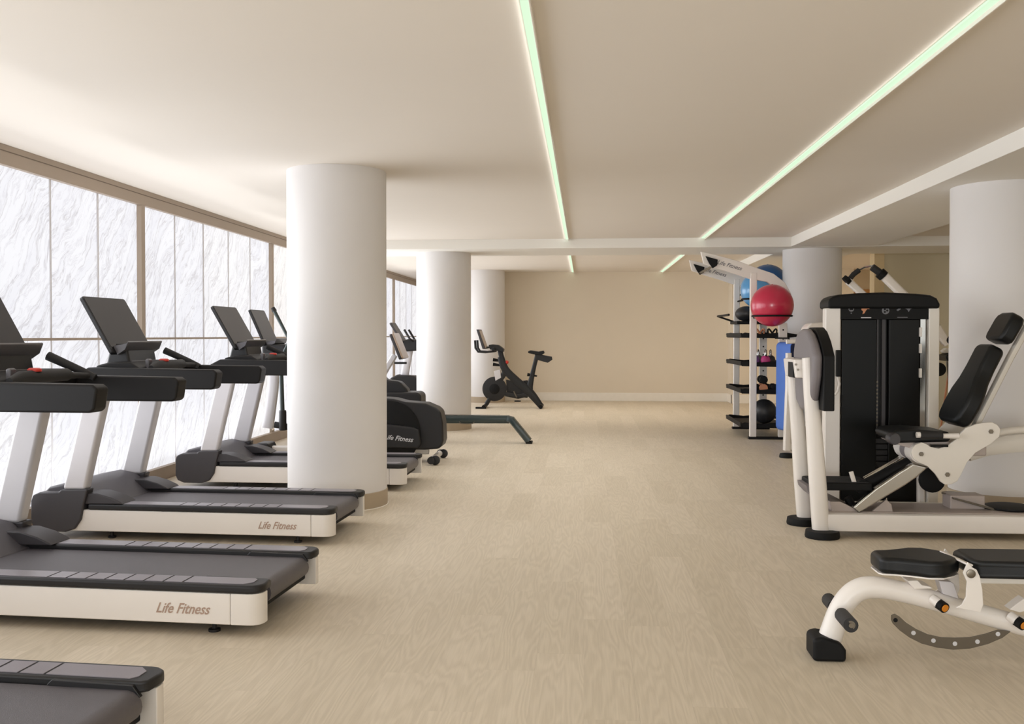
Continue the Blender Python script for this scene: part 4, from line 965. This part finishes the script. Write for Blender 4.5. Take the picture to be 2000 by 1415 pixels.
# ================================================================ ADJUSTABLE BENCH
def bench():
    Y = 4.30; ox = P(1612, 1290, Y)[0]
    t = thing('adjustable_bench', 'adjustable weight bench with black pads and a curved white leg, front right', 'bench', (ox, Y, 0))
    def q(px, py, Yp=4.30): x, z = P(px, py, Yp); return (x - ox, Yp - Y, z)
    def q2(pts, Yp): return [(P(a, b, Yp)[0] - ox, P(a, b, Yp)[1]) for a, b in pts]
    path = [(1616, 1262), (1628, 1225), (1642, 1190), (1662, 1163), (1685, 1150), (1710, 1148), (1740, 1152), (1790, 1164), (1850, 1181), (1920, 1201), (2000, 1224), (2060, 1240)]
    MB().tube(smooth([q(a, b) for a, b in path]), srad([.050, .049, .048, .048, .048, .047, .045, .043, .042, .042, .042, .042]), 24).build('frame_tube', M['white'], t)
    c = q(1612, 1275)
    MB().prism([(c[0] - .068, 0), (c[0] + .072, 0), (c[0] + .072, .05), (c[0] + .05, .082), (c[0] - .03, .108), (c[0] - .068, .095)], 'y', -.075, .075).build('rubber_foot', M['rubber'], t, bevel=.016, seg=3)
    # foot bar
    a = q(1618, 1172, 4.50); b = q(1662, 1222, 4.04)
    m_ = q(1640, 1194, 4.28)
    MB().tube([a, (m_[0], 0, m_[2]), b], .018, 14).build('foot_bar', M['steel'], t)
    for s0, s1 in ((0.0, .30), (.62, 1.0)):
        A, B = Vector(a), Vector(b)
        MB().tube([A.lerp(B, s0), A.lerp(B, s1)], .030, 18).build('foot_roller', M['grip'], t)
    MB().tube([Vector(b) + Vector((0, -.001, 0)), Vector(b) + Vector((0, -.006, 0))], .010, 12).build('roller_cap', M['bolt'], t)
    # seat pad
    zt, zb = .455, .385
    sx = lambda px: P(px, 1100, 4.2)[0] - ox
    pl_ = [(1722, .06), (1728, .085), (1750, .09), (1780, .115), (1808, .15), (1838, .15), (1864, .105), (1880, .06)]
    pts = [(sx(a), -w) for a, w in pl_] + [(sx(a), w) for a, w in reversed(pl_)]
    MB().prism(pts, 'z', zb, zt).build('seat_pad', M['upholstery'], t, bevel=.022, seg=4, ang=50)
    MB().prism([(x_ * 1.0, y_ * .9) for x_, y_ in pts], 'z', zb - .006, zb).build('seat_board', M['white'], t)
    # back pad
    bx0, bx1 = sx(1896), sx(2230)
    pts = [(bx0, -.10), (bx0 + .03, -.135), (bx1, -.15), (bx1, .15), (bx0 + .03, .135), (bx0, .10)]
    MB().prism(pts, 'z', zb - .003, zt + .002).build('back_pad', M['upholstery'], t, bevel=.022, seg=4, ang=50)
    MB().box(bx0 + .05, bx1 - .05, -.04, .04, zb - .045, zb - .003).build('back_rail', M['cream'], t, bevel=.008)
    # hinge
    hp = [(1888, 1097), (1896, 1107), (1905, 1112), (1911, 1125), (1916, 1150), (1918, 1180), (1912, 1195), (1865, 1186), (1876, 1180), (1884, 1165), (1886, 1135), (1878, 1118)]
    for Yp in (4.155, 4.41):
        MB().prism(q2(hp, 4.17), 'y', Yp - Y, Yp - Y + .008).build('hinge_plate', M['white'], t, bevel=.002)
    MB().flat_tube([q(1841, 1079, 4.36), q(1894, 1104, 4.165)], .03, .010).build('hinge_bar', M['white'], t)
    c = q(1896, 1121, 4.155)
    MB().lathe([(.012, -.008), (.018, -.006), (.018, 0)], (c[0], 4.155 - Y, c[2]), 'y', 20).build('hinge_bolt', M['bolt'], t)
    MB().prism(q2([(1768, 1132), (1782, 1148), (1818, 1147), (1812, 1143), (1796, 1140), (1788, 1131)], 4.28), 'y', -.05, .05).build('seat_bracket', M['white'], t, bevel=.003)
    MB().prism(q2([(1832, 1134), (1840, 1160), (1872, 1170), (1862, 1140), (1856, 1136)], 4.28), 'y', -.03, .03).build('seat_post', M['silver'], t, bevel=.004)
    # curved adjusting plate with holes
    cxp, cyp = 1864.0, 1090.0
    outer = [(1741, 1212), (1744, 1219), (1757, 1232), (1776, 1246), (1800, 1258), (1830, 1266), (1862, 1270), (1895, 1268), (1930, 1259), (1958, 1247), (1974, 1235)]
    inner = [(1967, 1233), (1950, 1231), (1926, 1239), (1895, 1246), (1865, 1247), (1838, 1246), (1812, 1240), (1790, 1230), (1770, 1217), (1757, 1205), (1748, 1200), (1741, 1203)]
    pl2 = MB().prism(q2(outer + inner, 4.27), 'y', -.030, -.022).build('adjusting_plate', M['steel'], t, bevel=.0015)
    for px, py in ((1749, 1212), (1784, 1237), (1823, 1252), (1865, 1258), (1909, 1254), (1949, 1239)):
        c = q(px, py, 4.27)
        MB().lathe([(.0095, -.0312), (.0095, -.0208)], (c[0], 0, c[2]), 'y', 14).build('pin_hole', M['logow'] if px != 1749 else M['rubber'], pl2)
    MB().prism(q2([(1970, 1190), (1985, 1178), (1999, 1168), (2006, 1172), (2004, 1192), (1990, 1196)], 4.28), 'y', -.03, .03).build('pivot_bracket', M['white'], t, bevel=.003)
    for px, py in ((1846, 1189), (2000, 1223)):
        c = q(px, py, 4.20)
        MB().tube([(c[0] - .03, -.035, c[2] + .022), (c[0] - .012, -.065, c[2] + .008)], .022, 14).build('pin_collar', M['white'], t)
        MB().tube([(c[0] - .012, -.060, c[2] + .008), (c[0], -.095, c[2])], .023, 16).build('pin_knob', M['rubber'], t)
        MB().tube([(c[0] + .0005, -.0955, c[2]), (c[0] + .002, -.099, c[2] - .001)], .016, 16).build('knob_cap', M['orange'], t)
    # far support (out of frame)
    f = q(2060, 1240)
    MB().tube([f, (f[0] + .14, 0, .05)], .042, 16).tube([(f[0] + .16, -.28, .045), (f[0] + .16, .28, .045)], .04, 16).build('rear_stand', M['white'], t)
    return t
bench()
